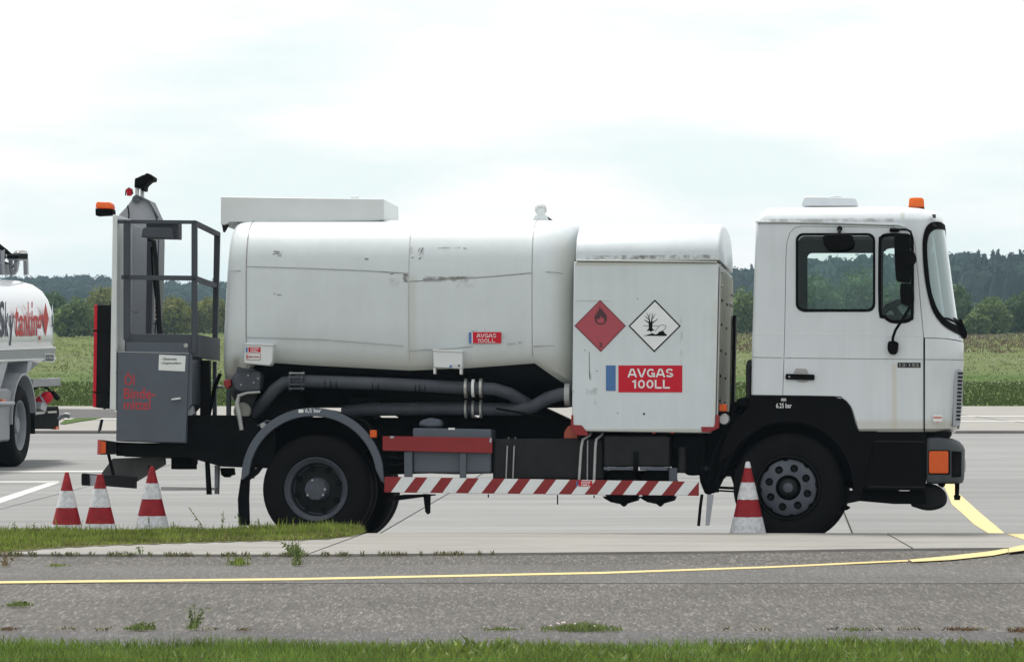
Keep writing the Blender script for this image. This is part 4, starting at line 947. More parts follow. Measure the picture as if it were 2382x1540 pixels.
T.prism('mirror_stay_base', smooth_poly([(2066, 796), (2076, 793), (2086, 795), (2090, 800), (2088, 818), (2082, 824), (2071, 823), (2065, 814)], True, 3), -.05, .0, m_blk, mr1, bevel=.008)
km = T.prism('kerb_mirror', smooth_poly([(1914, 556), (1919, 547), (1950, 544), (1978, 546), (1985, 556), (1983, 570), (1970, 577), (1945, 580), (1924, 576), (1916, 568)], True, 3), -.26, -.14, m_blk, cab, bevel=.01)
T.tube('kerb_mirror_arm', [(1953, 533, -.01), (1952, 545, -.15)], .014, m_blk, km, 10); T.lathe('kerb_mirror_mount', (1953, 532, -.03), [(0, 0), (.02, 0), (.024, .03), (0, .03)], m_blk, km, n=12)
# wipers
wp = T.tube('wiper', [(2186, 739, .06), (2205, 741, .08), (2222, 748, .18), (2236, 765, .3)], .008, m_blk, cab, 8)
T.prism('wiper_mount', smooth_poly([(2222, 762), (2232, 742), (2238, 745), (2245, 762), (2250, 776), (2246, 785), (2236, 782), (2226, 774)], True, 3), .25, .7, m_blk, wp, bevel=.01)
T.tube('wiper_arm', [(2196, 738, .1), (2222, 742, .2), (2234, 752, .3), (2242, 770, .4)], .010, m_dkgrey, wp, 8)
# grille seen edge-on
gr = T.prism('grille', [(2218, 866), (2233, 858), (2239, 862), (2240, 880), (2239, 930), (2235, 965), (2232, 990), (2216, 992)], .14, W-.14, m_greyl, fpn, bevel=.006)
for k in range(13):
    y_ = 866+k*8.9; T.prism('grille_slat', [(2229-k*.35, y_), (2240.5-k*.5, y_+.5), (2239.5-k*.5, y_+4.6), (2228-k*.35, y_+4.1)], .13, W-.13, m_ink, gr)
# front wheel arch, fender and step
fo = [(1745, 917.5), (1938, 921.5), (1955, 925), (1968, 934), (1979, 949), (1990, 984), (1998, 1001), (2153, 1002), (2153, 1050), (1990, 1050)]
fi_ = arc_pts(1834, 1132, 152, 2, 170, 28)
fn = T.prism('wheel_arch', [(1742, 940), (1745, 918), (1938, 922), (1955, 926), (1968, 935), (1979, 950), (1990, 985), (1997, 1003), (2040, 1003), (2000, 1165), (1965, 1172), (1986, 1132)]+arc_pts(1834, 1132, 151, 3, 150, 28)[::1]+[(1672, 1075), (1676, 1045), (1690, 1015), (1698, 996), (1709, 978), (1726, 966), (1738, 950)], .012, .10, m_blk, bevel=.004)
T.prism('arch_dark_board', [(1690, 1000), (1700, 935), (1990, 935), (2000, 1010), (2000, 1120), (1690, 1090)], .66, .70, m_ink)  # dark board added behind the wheel to fill the arch with darkness
T.prism('arch_lining', arc_pts(1834, 1132, 158, 0, 165, 28)+arc_pts(1834, 1132, 149, 165, 0, 28), .10, .62, m_dark)
T.prism('arch_trim', smooth_poly([(1752, 918.2), (1938, 921), (1957, 925), (1971, 935), (1981, 951), (1991, 984), (1996, 1000)], False, 3)+smooth_poly([(1993, 1000), (1988, 985), (1978.5, 952), (1969, 937), (1956, 927.5), (1938, 923.5), (1752, 921)], False, 3), -.004, .02, m_dkgrey, fn)
T.text('pressure_text', '6.25 bar', 1805.5, 937.5, 1841.5, 949, .0105, m_swht, fn, .012)
T.decal('pressure_tag', rr(1817, 926.5, 1829, 933, 1.5), .0115, mat('tag_grey', (.45, .45, .44), .6), fn)
sp = T.prism('step_panel', [(2000, 1003), (2155, 1006), (2155, 1110), (2150, 1140), (2012, 1140), (1990, 1100), (1985, 1040)], .03, .5, m_blk, bevel=.01)
T.prism('step_tread', [(2008, 1024), (2152, 1026), (2152, 1029), (2008, 1027)], .02, .05, m_dkgrey, sp); T.prism('step_tread', [(2020, 1130), (2152, 1131), (2152, 1134), (2020, 1133)], .02, .05, m_dkgrey, sp)
T.prism('underrun', [(1935, 1140), (2150, 1142), (2155, 1172), (2110, 1172), (2080, 1172), (1975, 1163), (1950, 1160)], .2, .5, m_dark, bevel=.01)
T.prism('bumper_support', [(1920, 1160), (1950, 1158), (1955, 1168), (1978, 1180), (1970, 1186), (1955, 1188), (1948, 1197), (1935, 1195), (1915, 1185)], .25, .5, m_dark, bevel=.01)
T.prism('bumper_filler', [(2153, 1003), (2213, 1005), (2205, 1016), (2200, 1022), (2153, 1022)], .08, W-.08, m_dark)
# bumper
def bring(py, xf, ins, rc=.24):
    return outline(py, 2155, xf, ins, min(rc, X(xf, py)-X(2155, py)-.07), .30)
bl = [bring(1017, 2200, .06, .2), bring(1019, 2216, .02, .2), bring(1026, 2232, .005, .24), bring(1036, 2241, 0, .26), bring(1046, 2245, -.004, .28), bring(1112, 2243, 0, .28), bring(1121, 2240, .01, .26), bring(1124, 2230, .04, .2)]
m_bump = mat('grey_bumper', (.050, .058, .066), .55, spec=.25, var=.15, scale=5)
BM = me_loft(bl)
BM = boolean(BM, T.pm(rr(2159, 1046, 2210, 1104, 4), -.2, .05)); BM = boolean(BM, T.pm([(2213, 1048), (2237, 1050), (2236, 1109), (2213, 1110)], -.2, .22))
bmp = link('bumper', BM, m_bump, truck, True)
T.prism('indicator_housing', rr(2157, 1044, 2211.5, 1105, 5), -.003, .03, m_dkgrey, bmp) if 0 else None
ind = T.prism('indicator', rr(2161, 1049, 2206, 1101, 4), -.004, .05, m_orange, bmp, bevel=.006)
T.prism('indicator_housing', rr(2159.5, 1046.5, 2209.5, 1103.5, 4), .04, .06, m_ink, bmp)
T.prism('headlamp_recess', [(2213.5, 1049), (2236, 1051), (2235, 1108), (2213.5, 1109)], .12, .23, m_ink, bmp)
T.prism('headlamp', [(2238, 1057), (2244, 1060), (2247, 1072), (2247, 1092), (2243, 1102), (2238, 1103)], .36, .62, m_lens, bmp, bevel=.015)
mf = T.prism('silencer', smooth_poly([(2118, 1130), (2150, 1124), (2178, 1128), (2197, 1142), (2203, 1160), (2197, 1176), (2178, 1185), (2155, 1187), (2132, 1181), (2118, 1172)], True, 4), .25, .9, m_dkgrey, bevel=.05, smooth=True)
T.prism('tow_hook', [(2221, 1124), (2232, 1124), (2231, 1151), (2235, 1153), (2233, 1163), (2220, 1163), (2218, 1152), (2221, 1151)], .5, .6, m_dark, bevel=.004)
T.prism('bracket', [(2180, 1124), (2200, 1124), (2198, 1130), (2192, 1134), (2184, 1130)], .3, .4, m_dark)

# ---- rear platform, boxes and lamps
T.prism('rear_wall', [(262, 500), (272, 500), (270, 955), (255, 952)], .0, 1.6, m_box, bevel=.006)
T.prism('wall_liner', [(272.5, 512), (290, 515), (288, 790), (285, 820), (271, 820)], .42, .46, m_grey)
sk = T.prism('board_stack', [(226, 709), (257, 710), (253, 951), (223, 948)], .05, .6, m_ink, bevel=.006)
T.prism('red_edge', [(219, 710), (226.5, 709), (223.5, 948), (215.5, 946)], .05, .6, m_sred, sk, bevel=.004)
for y_ in (767, 910): T.prism('band', [(218, y_), (256, y_+3), (256, y_+6), (217, y_+4)], .045, .61, m_dark, sk)
bq = T.prism('beacon', [(222, 484), (223, 473), (227, 470), (255, 470.5), (260, 475), (261, 486)], .3, .44, m_orange2, bevel=.007)
T.prism('beacon_base', [(221.5, 485), (261, 486), (262, 500), (222, 502)], .29, .45, m_blk, bq, bevel=.006)
pan = T.prism('filter_cabinet', [(274, 503), (297, 478), (315, 452), (348, 468), (358, 490), (366, 507), (370, 560), (368, 660), (362, 780), (285, 780)], .75, 1.05, m_grey, bevel=.01)
T.prism('side_sheet', [(276, 503), (298, 479), (315, 456), (346, 470), (356, 492), (362, 507), (367, 560), (365, 660), (359, 778), (286, 778)], .742, .75, m_greyl, pan)
T.prism('hood_edge', [(316, 452), (348, 468), (370, 507), (366, 507), (345, 471), (322, 458)], .70, .755, m_grey, pan)
T.tube('vent_port', [(316.5, 464, .70), (316.5, 464, .76)], .035, m_grey, pan, 20)
T.tube('stay_rod', [(297, 478, .72), (300, 500, .72), (296, 540, .6)], .006, m_dark, pan, 8)
T.decal('warning_strip', [(359, 690), (368, 690), (368, 745), (358, 745)], .741, m_swht, pan)
for k in range(5): T.decal('warning_letter', rect(361, 694+k*10, 366.5, 700+k*10), .739, m_red, pan)
for x_, y_ in ((293, 722), (303, 724), (314, 726), (354, 752), (359, 753)): T.decal('scuff', rect(x_, y_, x_+6, y_+1.6), .741, m_dkgrey, pan)
T.tube('exhaust_pipe', [(319, 460, 1.0), (319, 435, 1.0)], .018, m_box, pan, 12); T.tube('exhaust_pipe', [(331, 464, 1.1), (331, 438, 1.1)], .018, m_box, pan, 12)
T.prism('exhaust_elbow', [(312, 437), (313, 418), (316, 413), (320, 415), (322, 411), (327, 411), (330, 407), (335, 408), (338, 404), (344, 403), (347, 406), (357, 412), (356, 421), (348, 422), (341, 428), (336, 433), (335, 444), (328, 444), (328, 434), (322, 437)], .95, 1.15, m_blk, pan, bevel=.012)
T.tube('horn', [(301, 440, 1.0), (301, 456, 1.0)], [.03, .022], m_sred, pan, 16); T.tube('horn_guard', [(292, 455, 1), (293, 443, 1), (300, 437.5, 1), (307, 442, 1), (309, 452, 1)], .006, m_dark, pan, 8)
cg = T.prism('platform', [(290, 776), (458, 778), (458, 830), (290, 820)], .04, .07, m_greyd, bevel=.003)
def bar3(name, a, b_, w_, m=m_greyd, parent=cg):
    return link(name, me_tube([P(*a), P(*b_)], w_, 4), m, parent)
T.prism('platform_end', [(457, 778), (461, 778), (461, 830), (457, 830)], .04, 1.22, m_greyd, cg)
T.box('post', 445, 515, 458, 822, .03, .075, m_greyd, cg)
T.box('post', 287, 515, 302, 790, .03, .075, m_greyd, cg)
pf = [P(497, 545, 1.22), P(510, 545, 1.22)]
T.prism('post', [(498, 540), (511, 541), (504, 836), (493, 833)], 1.20, 1.25, m_greyd, cg)
T.prism('post', [(342, 556), (357, 556), (352, 778), (339, 778)], .50, .55, m_greyd, cg)
T.prism('post', [(365, 550), (385, 552), (378, 778), (364, 778)], 1.3, 1.35, m_greyd, cg) if 0 else None
T.prism('rail', [(272, 511.5), (455, 513), (458, 515), (458, 521), (272, 520)], .03, .075, m_greyd, cg)
T.prism('rail', [(282, 640), (458, 641.5), (458, 653), (282, 650)], .03, .075, m_greyd, cg)
def railside(x0, ya, yb, x1, yc, yd, far=1.22):
    p = [P(x0, ya, .05), P(x0, yb, .05), P(x1, yc, far), P(x1, yd, far)]
    vs_ = [p[0], p[1], p[3], p[2]]; vs_ += [v+Vector((-.04, 0, 0)) for v in vs_]
    return link('rail', mk('r', vs_, [[0, 1, 2, 3], [7, 6, 5, 4], [0, 1, 5, 4], [1, 2, 6, 5], [2, 3, 7, 6], [3, 0, 4, 7]]), m_greyd, cg)
railside(458, 514, 524, 511, 540, 550); railside(458, 642, 654, 506, 660, 670); railside(455, 779, 829, 501, 790, 838)
T.prism('rail', [(300, 517), (345, 537), (345, 545), (300, 528)], .3, .34, m_greyl, cg)
T.prism('lamp_box', [(340, 513), (415, 515), (415, 556), (340, 554)], .10, .28, m_greyd, cg, bevel=.004)
T.prism('work_lamp', [(332, 532), (337, 529.5), (395, 530), (401, 534), (402, 555), (328, 552)], .02, .10, m_greyd, cg, bevel=.008)
T.tube('hose', [(345, 556, .4), (358, 562, .38), (362, 600, .38), (367, 680, .38), (372, 778, .4)], .020, m_dkgrey, cg, 12)
T.tube('hose', [(352, 575, .45), (356, 640, .42), (364, 700, .42), (368, 778, .42)], .010, m_blk, cg, 8)
T.prism('upper_shelf', [(293, 796), (430, 798), (438, 803), (439, 822), (293, 820)], .03, .4, m_grey, bevel=.006)
T.lathe('shelf_bolt', (432, 804, .015), [(0, 0), (.018, .0), (.022, .012), (0, .014)], m_alu, n=14)
st = T.prism('spill_kit_locker', [(273, 817), (443, 821), (447, 830), (447, 940), (434, 955), (432, 1031), (270, 1026)], .02, .55, m_grey, bevel=.004)
dr = T.prism('locker_door', [(274, 818.5), (439, 822.5), (432, 1029), (272, 1025)], .0, .02, m_grey, st, bevel=.003)
T.prism('door_edge', [(274, 817.5), (439, 821), (439, 822.8), (274, 819)], -.002, .02, m_alu, st)
for y_ in (842+22, 1001): T.box('hinge', 270, y_, 285, y_+3, -.004, .0, m_grey, dr)
T.text('locker_lettering', 'Öl', 289, 866, 313, 896, -.0005, m_oil, dr, .018)
T.text('locker_lettering', 'Binde-', 288, 902, 361, 928, -.0005, m_oil, dr, .018)
T.text('locker_lettering', 'mittel', 288, 929, 350, 953, -.0005, m_oil, dr, .018)
ns = T.decal('notice', [(370, 825), (432, 828), (430, 864), (368.5, 861)], -.0005, m_swht, dr)
T.text('notice_text', '– Eimerweise', 375, 832, 411, 838, -.0025, m_dkgrey, ns, .01); T.text('notice_text', '• Doppelwandfässer', 375, 842, 422, 848.5, -.0025, m_dkgrey, ns, .01)
T.prism('door_handle', [(398, 927.5), (418, 924.5), (420, 926.5), (419, 929), (399, 931)], -.03, -.0, m_swht, dr, bevel=.004)
T.box('post', 465, 838, 487, 968, .45, .55, m_ink)
T.tube('strut', [(512, 870, .6), (500, 900, .55), (486, 965, .5)], .018, m_blk, n=8)
T.box('post', 494, 840, 503, 966, 1.25, 1.3, m_grey)
T.box('post', 526, 900, 536, 968, .55, .6, m_grey)
T.box('cross_tube', 440, 897, 520, 903, 1.3, 1.35, m_alu)
T.prism('locker_bracket', [(434, 950), (447, 942), (450, 962), (446, 966), (434, 966)], .1, .2, m_greyl)
tl = T.prism('tail_lamp', [(227, 1022), (270, 1028), (272, 1056), (226.5, 1057)], .06, .25, m_ink, bevel=.004)
T.prism('red_lens', [(227, 1022), (234, 1023), (233.5, 1056.5), (226, 1057)], .05, .25, m_rlens, tl, bevel=.003); T.prism('amber_lens', [(234.3, 1025.5), (246, 1027), (246, 1054), (234, 1055)], .05, .07, m_orange, tl)
T.tube('lamp_stay', [(252, 1055, .2), (258, 1080, .2), (264, 1105, .2)], .014, m_dark, n=8)
T.prism('rear_beam', [(272, 1028), (436, 1034), (600, 1062), (600, 1088), (515, 1085), (435, 1063), (290, 1062), (272, 1045)], .08, 2.2, m_dark, bevel=.004)
un = T.prism('underrun_guard', [(190, 1101), (252, 1104), (315, 1110), (315, 1136), (250, 1131), (190, 1129)], .30, .38, m_dkgrey, bevel=.004)
T.prism('guard_cap', [(189, 1103), (192, 1100), (207, 1102), (208, 1129), (192, 1129), (189, 1126)], .27, .40, m_ink, un, bevel=.006)
T.prism('guard_end', [(208, 1104), (232, 1106), (232, 1131), (208, 1129)], .298, .30, m_greyl, un)
T.prism('guard_arm', [(262, 1066), (382, 1062), (383, 1080), (312, 1122), (272, 1126), (250, 1130), (236, 1100)], .38, .46, mat('weathered_grey', (.07, .072, .075), .6, var=.3), un, bevel=.003)
T.box('mount_box', 398, 1063, 445, 1091, .3, .6, m_dark)
T.prism('ladder', [(476, 1062), (483, 1062), (489, 1150), (480, 1150)], .1, .2, m_dark, bevel=.003); T.prism('ladder', [(499, 1082), (508, 1082), (506, 1149), (499, 1149)], .5, .6, m_greyl)
T.prism('step', [(374, 1132), (500, 1134), (500, 1140), (374, 1141)], .25, .45, m_alu)
T.prism('step_arm', [(345, 1082), (352, 1084), (352, 1102), (345, 1102)], .3, .35, m_dark)
T.prism('towing_eye', [(512, 1088), (542, 1088), (544, 1104), (535, 1106), (532, 1110), (522, 1110), (514, 1104)], .9, 1.0, m_dark)
T.box('drop_rod', 455, 1062, 459, 1080, .3, .33, m_dark)
# ------------------------------------------------------------------ BACKGROUND TANKER
to = G(52, 1085, -.085); to.z = -.085
M2 = Matrix.Translation(to) @ Matrix.Rotation(R(82), 4, 'Z')
tanker = tag(empty('tanker_truck', M2), 'glossy white tanker truck cut off by the left frame edge, red and navy lettering', 'truck')
K = Veh(Frame(M2), tanker); P2 = K.P
KW = 2.5
m_twh = mat('tanker_white_gloss', (.56, .59, .63), .22, var=.02, scale=2, coat=.6)
m_tgr = mat('tanker_grey', (.17, .185, .205), .4, var=.1)
m_tgr2 = mat('tanker_pale_grey', (.27, .29, .32), .4, var=.1)
def U(px, py, v=0): return P2(px, py, v).x
def zt2(py, Y=62): return H-(py-HOR)/F*Y
ue = U(129, 760, 0)
def kring(u, s=1.0):
    pr = [(.30, 838), (.05, 822), (.0, 800), (-.01, 770), (.0, 735), (.025, 704), (.07, 682), (.15, 662), (.28, 647), (.48, 638), (.8, 635)]
    pts = [Vector((u, a, zt2(b_))) for a, b_ in pr]; pts.append(Vector((u, KW/2, zt2(637))))
    pts += [Vector((u, KW-p.y, p.z)) for p in reversed(pts[:-1])]
    cz = zt2(740)
    return [Vector((p.x, KW/2+(p.y-KW/2)*s, cz+(p.z-cz)*s)) for p in pts]
tk = link('tank_shell', me_loft([kring(-7.5), kring(-4), kring(-1), kring(ue-.35), kring(ue-.15, .995), kring(ue-.05, .98), kring(ue, .95), kring(ue+.03, .85), kring(ue+.04, .5)]), m_twh, tanker, True)
def beam(name, pts, v0, v1, m, parent=None): return K.prism(name, pts, v0, v1, m, parent)
def ubox(name, u0, u1, v0, v1, z0, z1, m, parent=None, bevel=.005):
    vs_ = [Vector((a, b_, c)) for a in (u0, u1) for b_ in (v0, v1) for c in (z0, z1)]
    return link(name, mk('b', vs_, [[0, 1, 3, 2], [4, 5, 7, 6], [0, 1, 5, 4], [2, 3, 7, 6], [0, 2, 6, 4], [1, 3, 7, 5]]), m, parent or tanker, False, bevel)
zs1, zs0 = zt2(800), zt2(813)
ubox('side_skirt', -7.5, U(126, 806), -.015, .10, zs0-.03, zs1+.01, m_tgr); ubox('skirt_rim', -7.5, U(127, 815), -.02, .11, zs0-.06, zs0-.028, m_twh); ubox('skirt_rim', -7.5, U(127, 800), -.02, .11, zs1+.012, zs1+.04, m_twh)
pb = K.prism('name_plate', rect(105, 823, 127, 842), -.03, .0, m_twh); K.decal('plate_face', rect(107, 825.5, 125, 839.5), -.031, m_dkgrey, pb, .004)
K.text('plate_text', 'ESTERER', 108, 828.5, 124, 836.5, -.036, m_tgr2, pb, .02)
# under-frame, tapering cradle
K.prism('cradle', [(-60, 870), (-60, 836), (62, 832), (104, 828), (88, 848), (70, 862), (50, 868), (20, 880), (0, 900)], .25, .9, m_tgr)
K.prism('cradle_web', [(4, 838), (20, 836), (8, 880), (0, 905), (-20, 905)], .0, .06, m_tgr2)
K.prism('cradle_web', [(66, 836), (78, 834), (70, 862), (62, 868)], .0, .3, m_tgr2)
# wheel
wc = P2(52, 989, 0); wz = .55
def kl(name, pr, m, parent=None, off=0, n=48): return link(name, me_lathe(Vector((0+off, 0, wz-0)), pr, n), m, parent or tanker, True)
kw = kl('wheel', [(.33, .06), (.335, .03), (.325, .03), (.30, .06), (.29, .12), (.2, .15), (.12, .10), (.10, .06), (0, .06)], mat('silver_rim', (.17, .19, .215), .5, var=.1))
kl('tyre', [(.32, .07), (.345, .03), (.42, .0), (.49, .01), (.53, .05), (.55, .09), (.55, .30), (.53, .35), (.4, .37), (.3, .36)], m_rub, kw)
kl('tyre', [(.32, .40), (.345, .38), (.42, .37), (.49, .38), (.53, .40), (.55, .44), (.55, .65), (.53, .69), (.4, .7), (.3, .7)], m_rub, kw)
far = link('wheel', me_lathe(Vector((0, 0, wz)), [(.54, KW-.6), (.55, KW-.5), (.55, KW-.05), (.53, KW)], 40), m_rub, tanker, True)
# mudguard: curved shell plus flat panel ahead of the wheel
ar = []
for k in range(23):
    a = R(8+172*k/22); ar.append((.67*cos(a), .67*sin(a)))
vs_ = []; fs = []
for r_ in (1, .955):
    for v_ in (-.03, .66):
        for (a, b_) in ar: vs_.append(Vector((a*r_, v_, wz+.03+b_*r_)))
kk = len(ar)
for i in range(kk-1):
    fs += [[i, i+1, kk+i+1, kk+i], [2*kk+i, 3*kk+i, 3*kk+i+1, 2*kk+i+1], [i, 2*kk+i, 2*kk+i+1, i+1], [kk+i, kk+i+1, 3*kk+i+1, 3*kk+i]]
fs += [[0, kk, 3*kk, 2*kk], [kk-1, 3*kk-1, 4*kk-1, 2*kk-1][0:4]]
link('mudguard', mk('g', vs_, fs), m_tgr2, tanker, True)
ubox('mud_flap', .60, .63, -.02, .62, .42, .7, m_blk)
def gpanel():
    pr = [(-.66, .36), (-.66, .62), (-.62, .84), (-.55, 1.02), (-.75, 1.06), (-1.6, 1.06), (-1.6, .42), (-1.55, .36)]
    return link('mudguard_panel', me_prism([Vector((a, 0, b_)) for a, b_ in pr], -.03, .66), m_tgr, tanker, False, .03)
gpanel()
ubox('side_marker', -1.3, -1.1, -.06, 0, .86, .92, m_orange); K.tube('side_tube', [(-30, 938, -.05), (30, 938, -.05)], .03, m_tgr2)
# bar, extinguisher, valve box behind the wheel
ubox('rear_bar', U(68, 873, .1), U(133, 873, .1), .05, .16, zt2(883, 63), zt2(865, 63), m_tgr)
def at2(px, py, Y=62.6): return K.P.I @ A(px, py, Y)
def ktube(name, pts, r, m, parent=None, n=12): return link(name, me_tube([at2(*p) for p in pts], r, n), m, parent or tanker, True)
ex = ktube('fire_extinguisher', [(82, 944), (85, 942), (92, 936), (112, 922), (117, 917), (119, 914)], [.03, .06, .085, .085, .06, .03], m_sred, n=18)
ktube('extinguisher_band', [(99, 931), (103, 928.5)], .088, m_greyl, ex, 18)
ktube('extinguisher_valve', [(117, 916), (122, 914), (130, 922), (137, 929)], [.03, .04, .035, .03], m_blk, ex)
ktube('extinguisher_hose', [(74, 912), (80, 904), (90, 899), (100, 899), (110, 903), (117, 911), (121, 916)], .016, m_blk, ex, 8)
ktube('safety_pin', [(123, 912), (132, 906)], .008, m_yellow, ex, 6)
bb = K.prism('valve_box', [(76, 944), (112, 946), (136, 945), (138, 958), (137, 998), (77, 995)], .2, .7, m_dark, bevel=.01)
K.prism('valve_box_rail', [(80, 958), (104, 956), (104, 962), (80, 965)], .15, .2, m_steel, bb); K.prism('valve_box_rail', [(112, 957), (132, 956), (132, 960), (112, 961)], .15, .2, m_steel, bb)
K.prism('cradle_strut', [(98, 935), (110, 943), (106, 958), (94, 950)], .1, .2, m_tgr2, bb)
K.prism('corner_lamp', [(131, 992), (138, 992), (138, 999), (131, 999)], .18, .25, m_orange, bb)
ktube('coupling_hook', [(136, 976), (144, 968), (153, 965), (163, 968)], [.025, .028, .035, .04], m_tgr, bb, 10)
# roof fittings
rl = K.tube('roof_rail', [(-20, 556, .7), (0, 574, .7), (12, 583, .7), (24, 594, .7), (31, 598, .7)], .03, m_blk)
K.tube('roof_pipe', [(-20, 599, .8), (0, 608, .8), (20, 615, .8), (34, 618, .8), (42, 608, .8)], .02, m_blk, rl)
K.prism('roof_valve', [(-8, 582), (4, 580), (14, 592), (16, 600), (10, 606), (-8, 604)], .8, 1.0, m_dkgrey, rl)
K.tube('roof_post', [(24, 598, .7), (26, 622, .7), (28, 640, .7)], .03, m_tgr2, rl); K.tube('roof_post', [(6, 580, .7), (6, 640, .7)], .03, m_tgr2, rl)
K.prism('roof_tray', [(-30, 608), (20, 615), (34, 628), (36, 640), (-30, 640)], .75, 1.2, m_tgr2, rl)
br_ = K.prism('beacon_bracket', [(40, 608), (44, 605), (46, 612), (42, 632), (36, 640), (33, 640), (40, 628)], .55, .6, m_tgr2)
K.prism('beacon_bracket', [(62, 604), (66, 604), (67, 640), (63, 640)], .55, .6, m_tgr2, br_); K.prism('bracket_plate', [(42, 602), (66, 603), (66, 607), (42, 606)], .5, .65, m_tgr2, br_)
kb = K.prism('beacon', [(50.5, 595), (51, 586), (54, 582.5), (62, 582.5), (64.5, 587), (64, 597)], .5, .62, glass('clear_dome', (.85, .87, .87), 1.5, body=.25, bodycol=(.5, .5, .5)), None, bevel=.015)
K.prism('beacon_bulb', [(53, 590), (62, 590), (62, 597), (53, 597)], .53, .59, m_orange, kb); K.prism('beacon_base', [(42, 594), (50, 592), (49, 590), (65, 590), (65, 603), (42, 602)], .48, .64, m_blk, kb)
K.tube('beacon_cable', [(42, 606, .55), (36, 617, .6), (28, 622, .6)], .01, m_blk, kb, 6)
# lettering on the side (flat film)
m_ltd = mat('navy_lettering', (.022, .028, .05), .5, spec=.3); m_ltr = mat('red_lettering', (.42, .02, .015), .5, spec=.3)
def ktext(body, x0, y0, x1, y1, m, off=.02): return K.text('lettering', body, x0, y0, x1, y1, -.016, m, tk, off)
ktext('k', 12, 702, 20, 783, m_ltd); ktext('y', 22, 733, 32, 804, m_ltd)
ktext('t', 35, 712, 43.5, 783, m_ltr); ktext('a', 44.5, 733, 54, 783, m_ltr); ktext('n', 55.5, 733, 63, 782, m_ltr); ktext('k', 64.5, 702, 72, 782, m_ltr)
ktext('i', 73, 700, 76, 782, m_ltr); ktext('n', 78, 733, 87, 781, m_ltr); ktext('g', 88, 733, 97.5, 801, m_ltr); ktext('S', -2, 700, 10.5, 785, m_ltd)
K.decal('diamond', [(106, 704), (113.5, 742), (106.5, 783), (100, 742)], -.016, m_ltr, tk, .002)
K.decal('small_diamond', [(122, 707), (125.2, 742), (122, 778), (118.8, 742)], -.016, mat('pale_print', (.45, .47, .5), .2, coat=1), tk, .002)
K.decal('small_mark', [(121, 734), (123, 734), (123.3, 752), (125, 760), (119.5, 760), (121.5, 752)], -.019, m_ltd, tk, .002)
# ------------------------------------------------------------------ TRAFFIC CONES
m_cw = mat('cone_white', (.56, .57, .60), .6, var=.28, scale=26); m_cr = mat('cone_red', (.25, .010, .016), .6, spec=.25, var=.25, scale=22)
def cone(px, bands, ybase, Y, label, tipw=9, slope=.249):
    base = A(px, ybase, Y); base.z = prof(Y)
    root = tag(empty('traffic_cone', loc=base), label, 'traffic cone', 'red and white traffic cones beside the fuel truck')
    def zz(py): return A(px, py, Y).z-base.z
    k = Y/F
    def rad(py): return (tipw/2+(py-bands[0][0])*slope)*k
    for i, (y0, y1, m) in enumerate(bands):
        z1, z0 = zz(y0), zz(y1); e = .002 if m is m_cw else 0
        prof_ = [(rad(y1)+e, z0), (rad(y0)+e, z1)]
        if i == 0: prof_ = [(rad(y1), z0), (rad(y0), z1), (rad(y0)*.6, z1+.006), (rad(y0)*.5, z1-.01)]
        vs_ = []; fs = []; n = 28
        for r_, z_ in prof_:
            for j in range(n):
                wv = .0015*sin(j*1.7+i*2)
                vs_.append((r_*cos(2*pi*j/n), r_*sin(2*pi*j/n), z_+(wv if 0 < i else 0)))
        for a in range(len(prof_)-1):
            for j in range(n): fs.append([a*n+j, a*n+(j+1) % n, (a+1)*n+(j+1) % n, (a+1)*n+j])
        link('red_band' if m is m_cr else 'white_band', mk('c', vs_, fs), m, root, True)
    rb = rad(bands[-1][1])
    bm = bmesh.new(); bmesh.ops.create_cube(bm, size=1, matrix=Matrix.Translation((0, 0, .015)) @ Matrix.Diagonal((rb*2.25, rb*2.25, .03, 1)))
    me = bpy.data.meshes.new('b'); bm.to_mesh(me); bm.free(); link('foot', me, m_cw, root, False, .008)
    return root
cone(155.5, [(1099.5, 1141, m_cr), (1141, 1180, m_cw), (1180, 1219, m_cr), (1219, 1262, m_cw)], 1262, 39.0, 'leftmost traffic cone, plain red flat tip, standing behind the grass edge', 9, .248)
cone(233, [(1104, 1136, m_cr), (1136, 1179, m_cw), (1179, 1217, m_cr), (1217, 1260, m_cw)], 1262, 39.0, 'traffic cone with a chipped tip in front of the rear underrun bar', 14, .245)
cone(353.5, [(1086, 1123.5, m_cr), (1123.5, 1160, m_cw), (1160, 1199, m_cr), (1199, 1258, m_cw)], 1262, 39.05, 'traffic cone in front of the folding step, nearest the rear mud flap', 11, .243)
cn = cone(1739.5, [(1075, 1088, m_cw), (1088, 1121.5, m_cr), (1121.5, 1161, m_cw), (1161, 1201.5, m_cr), (1201.5, 1266, m_cw)], 1266, 38.75, 'tall traffic cone with a worn white tip beside the front wheel', 10, .225)

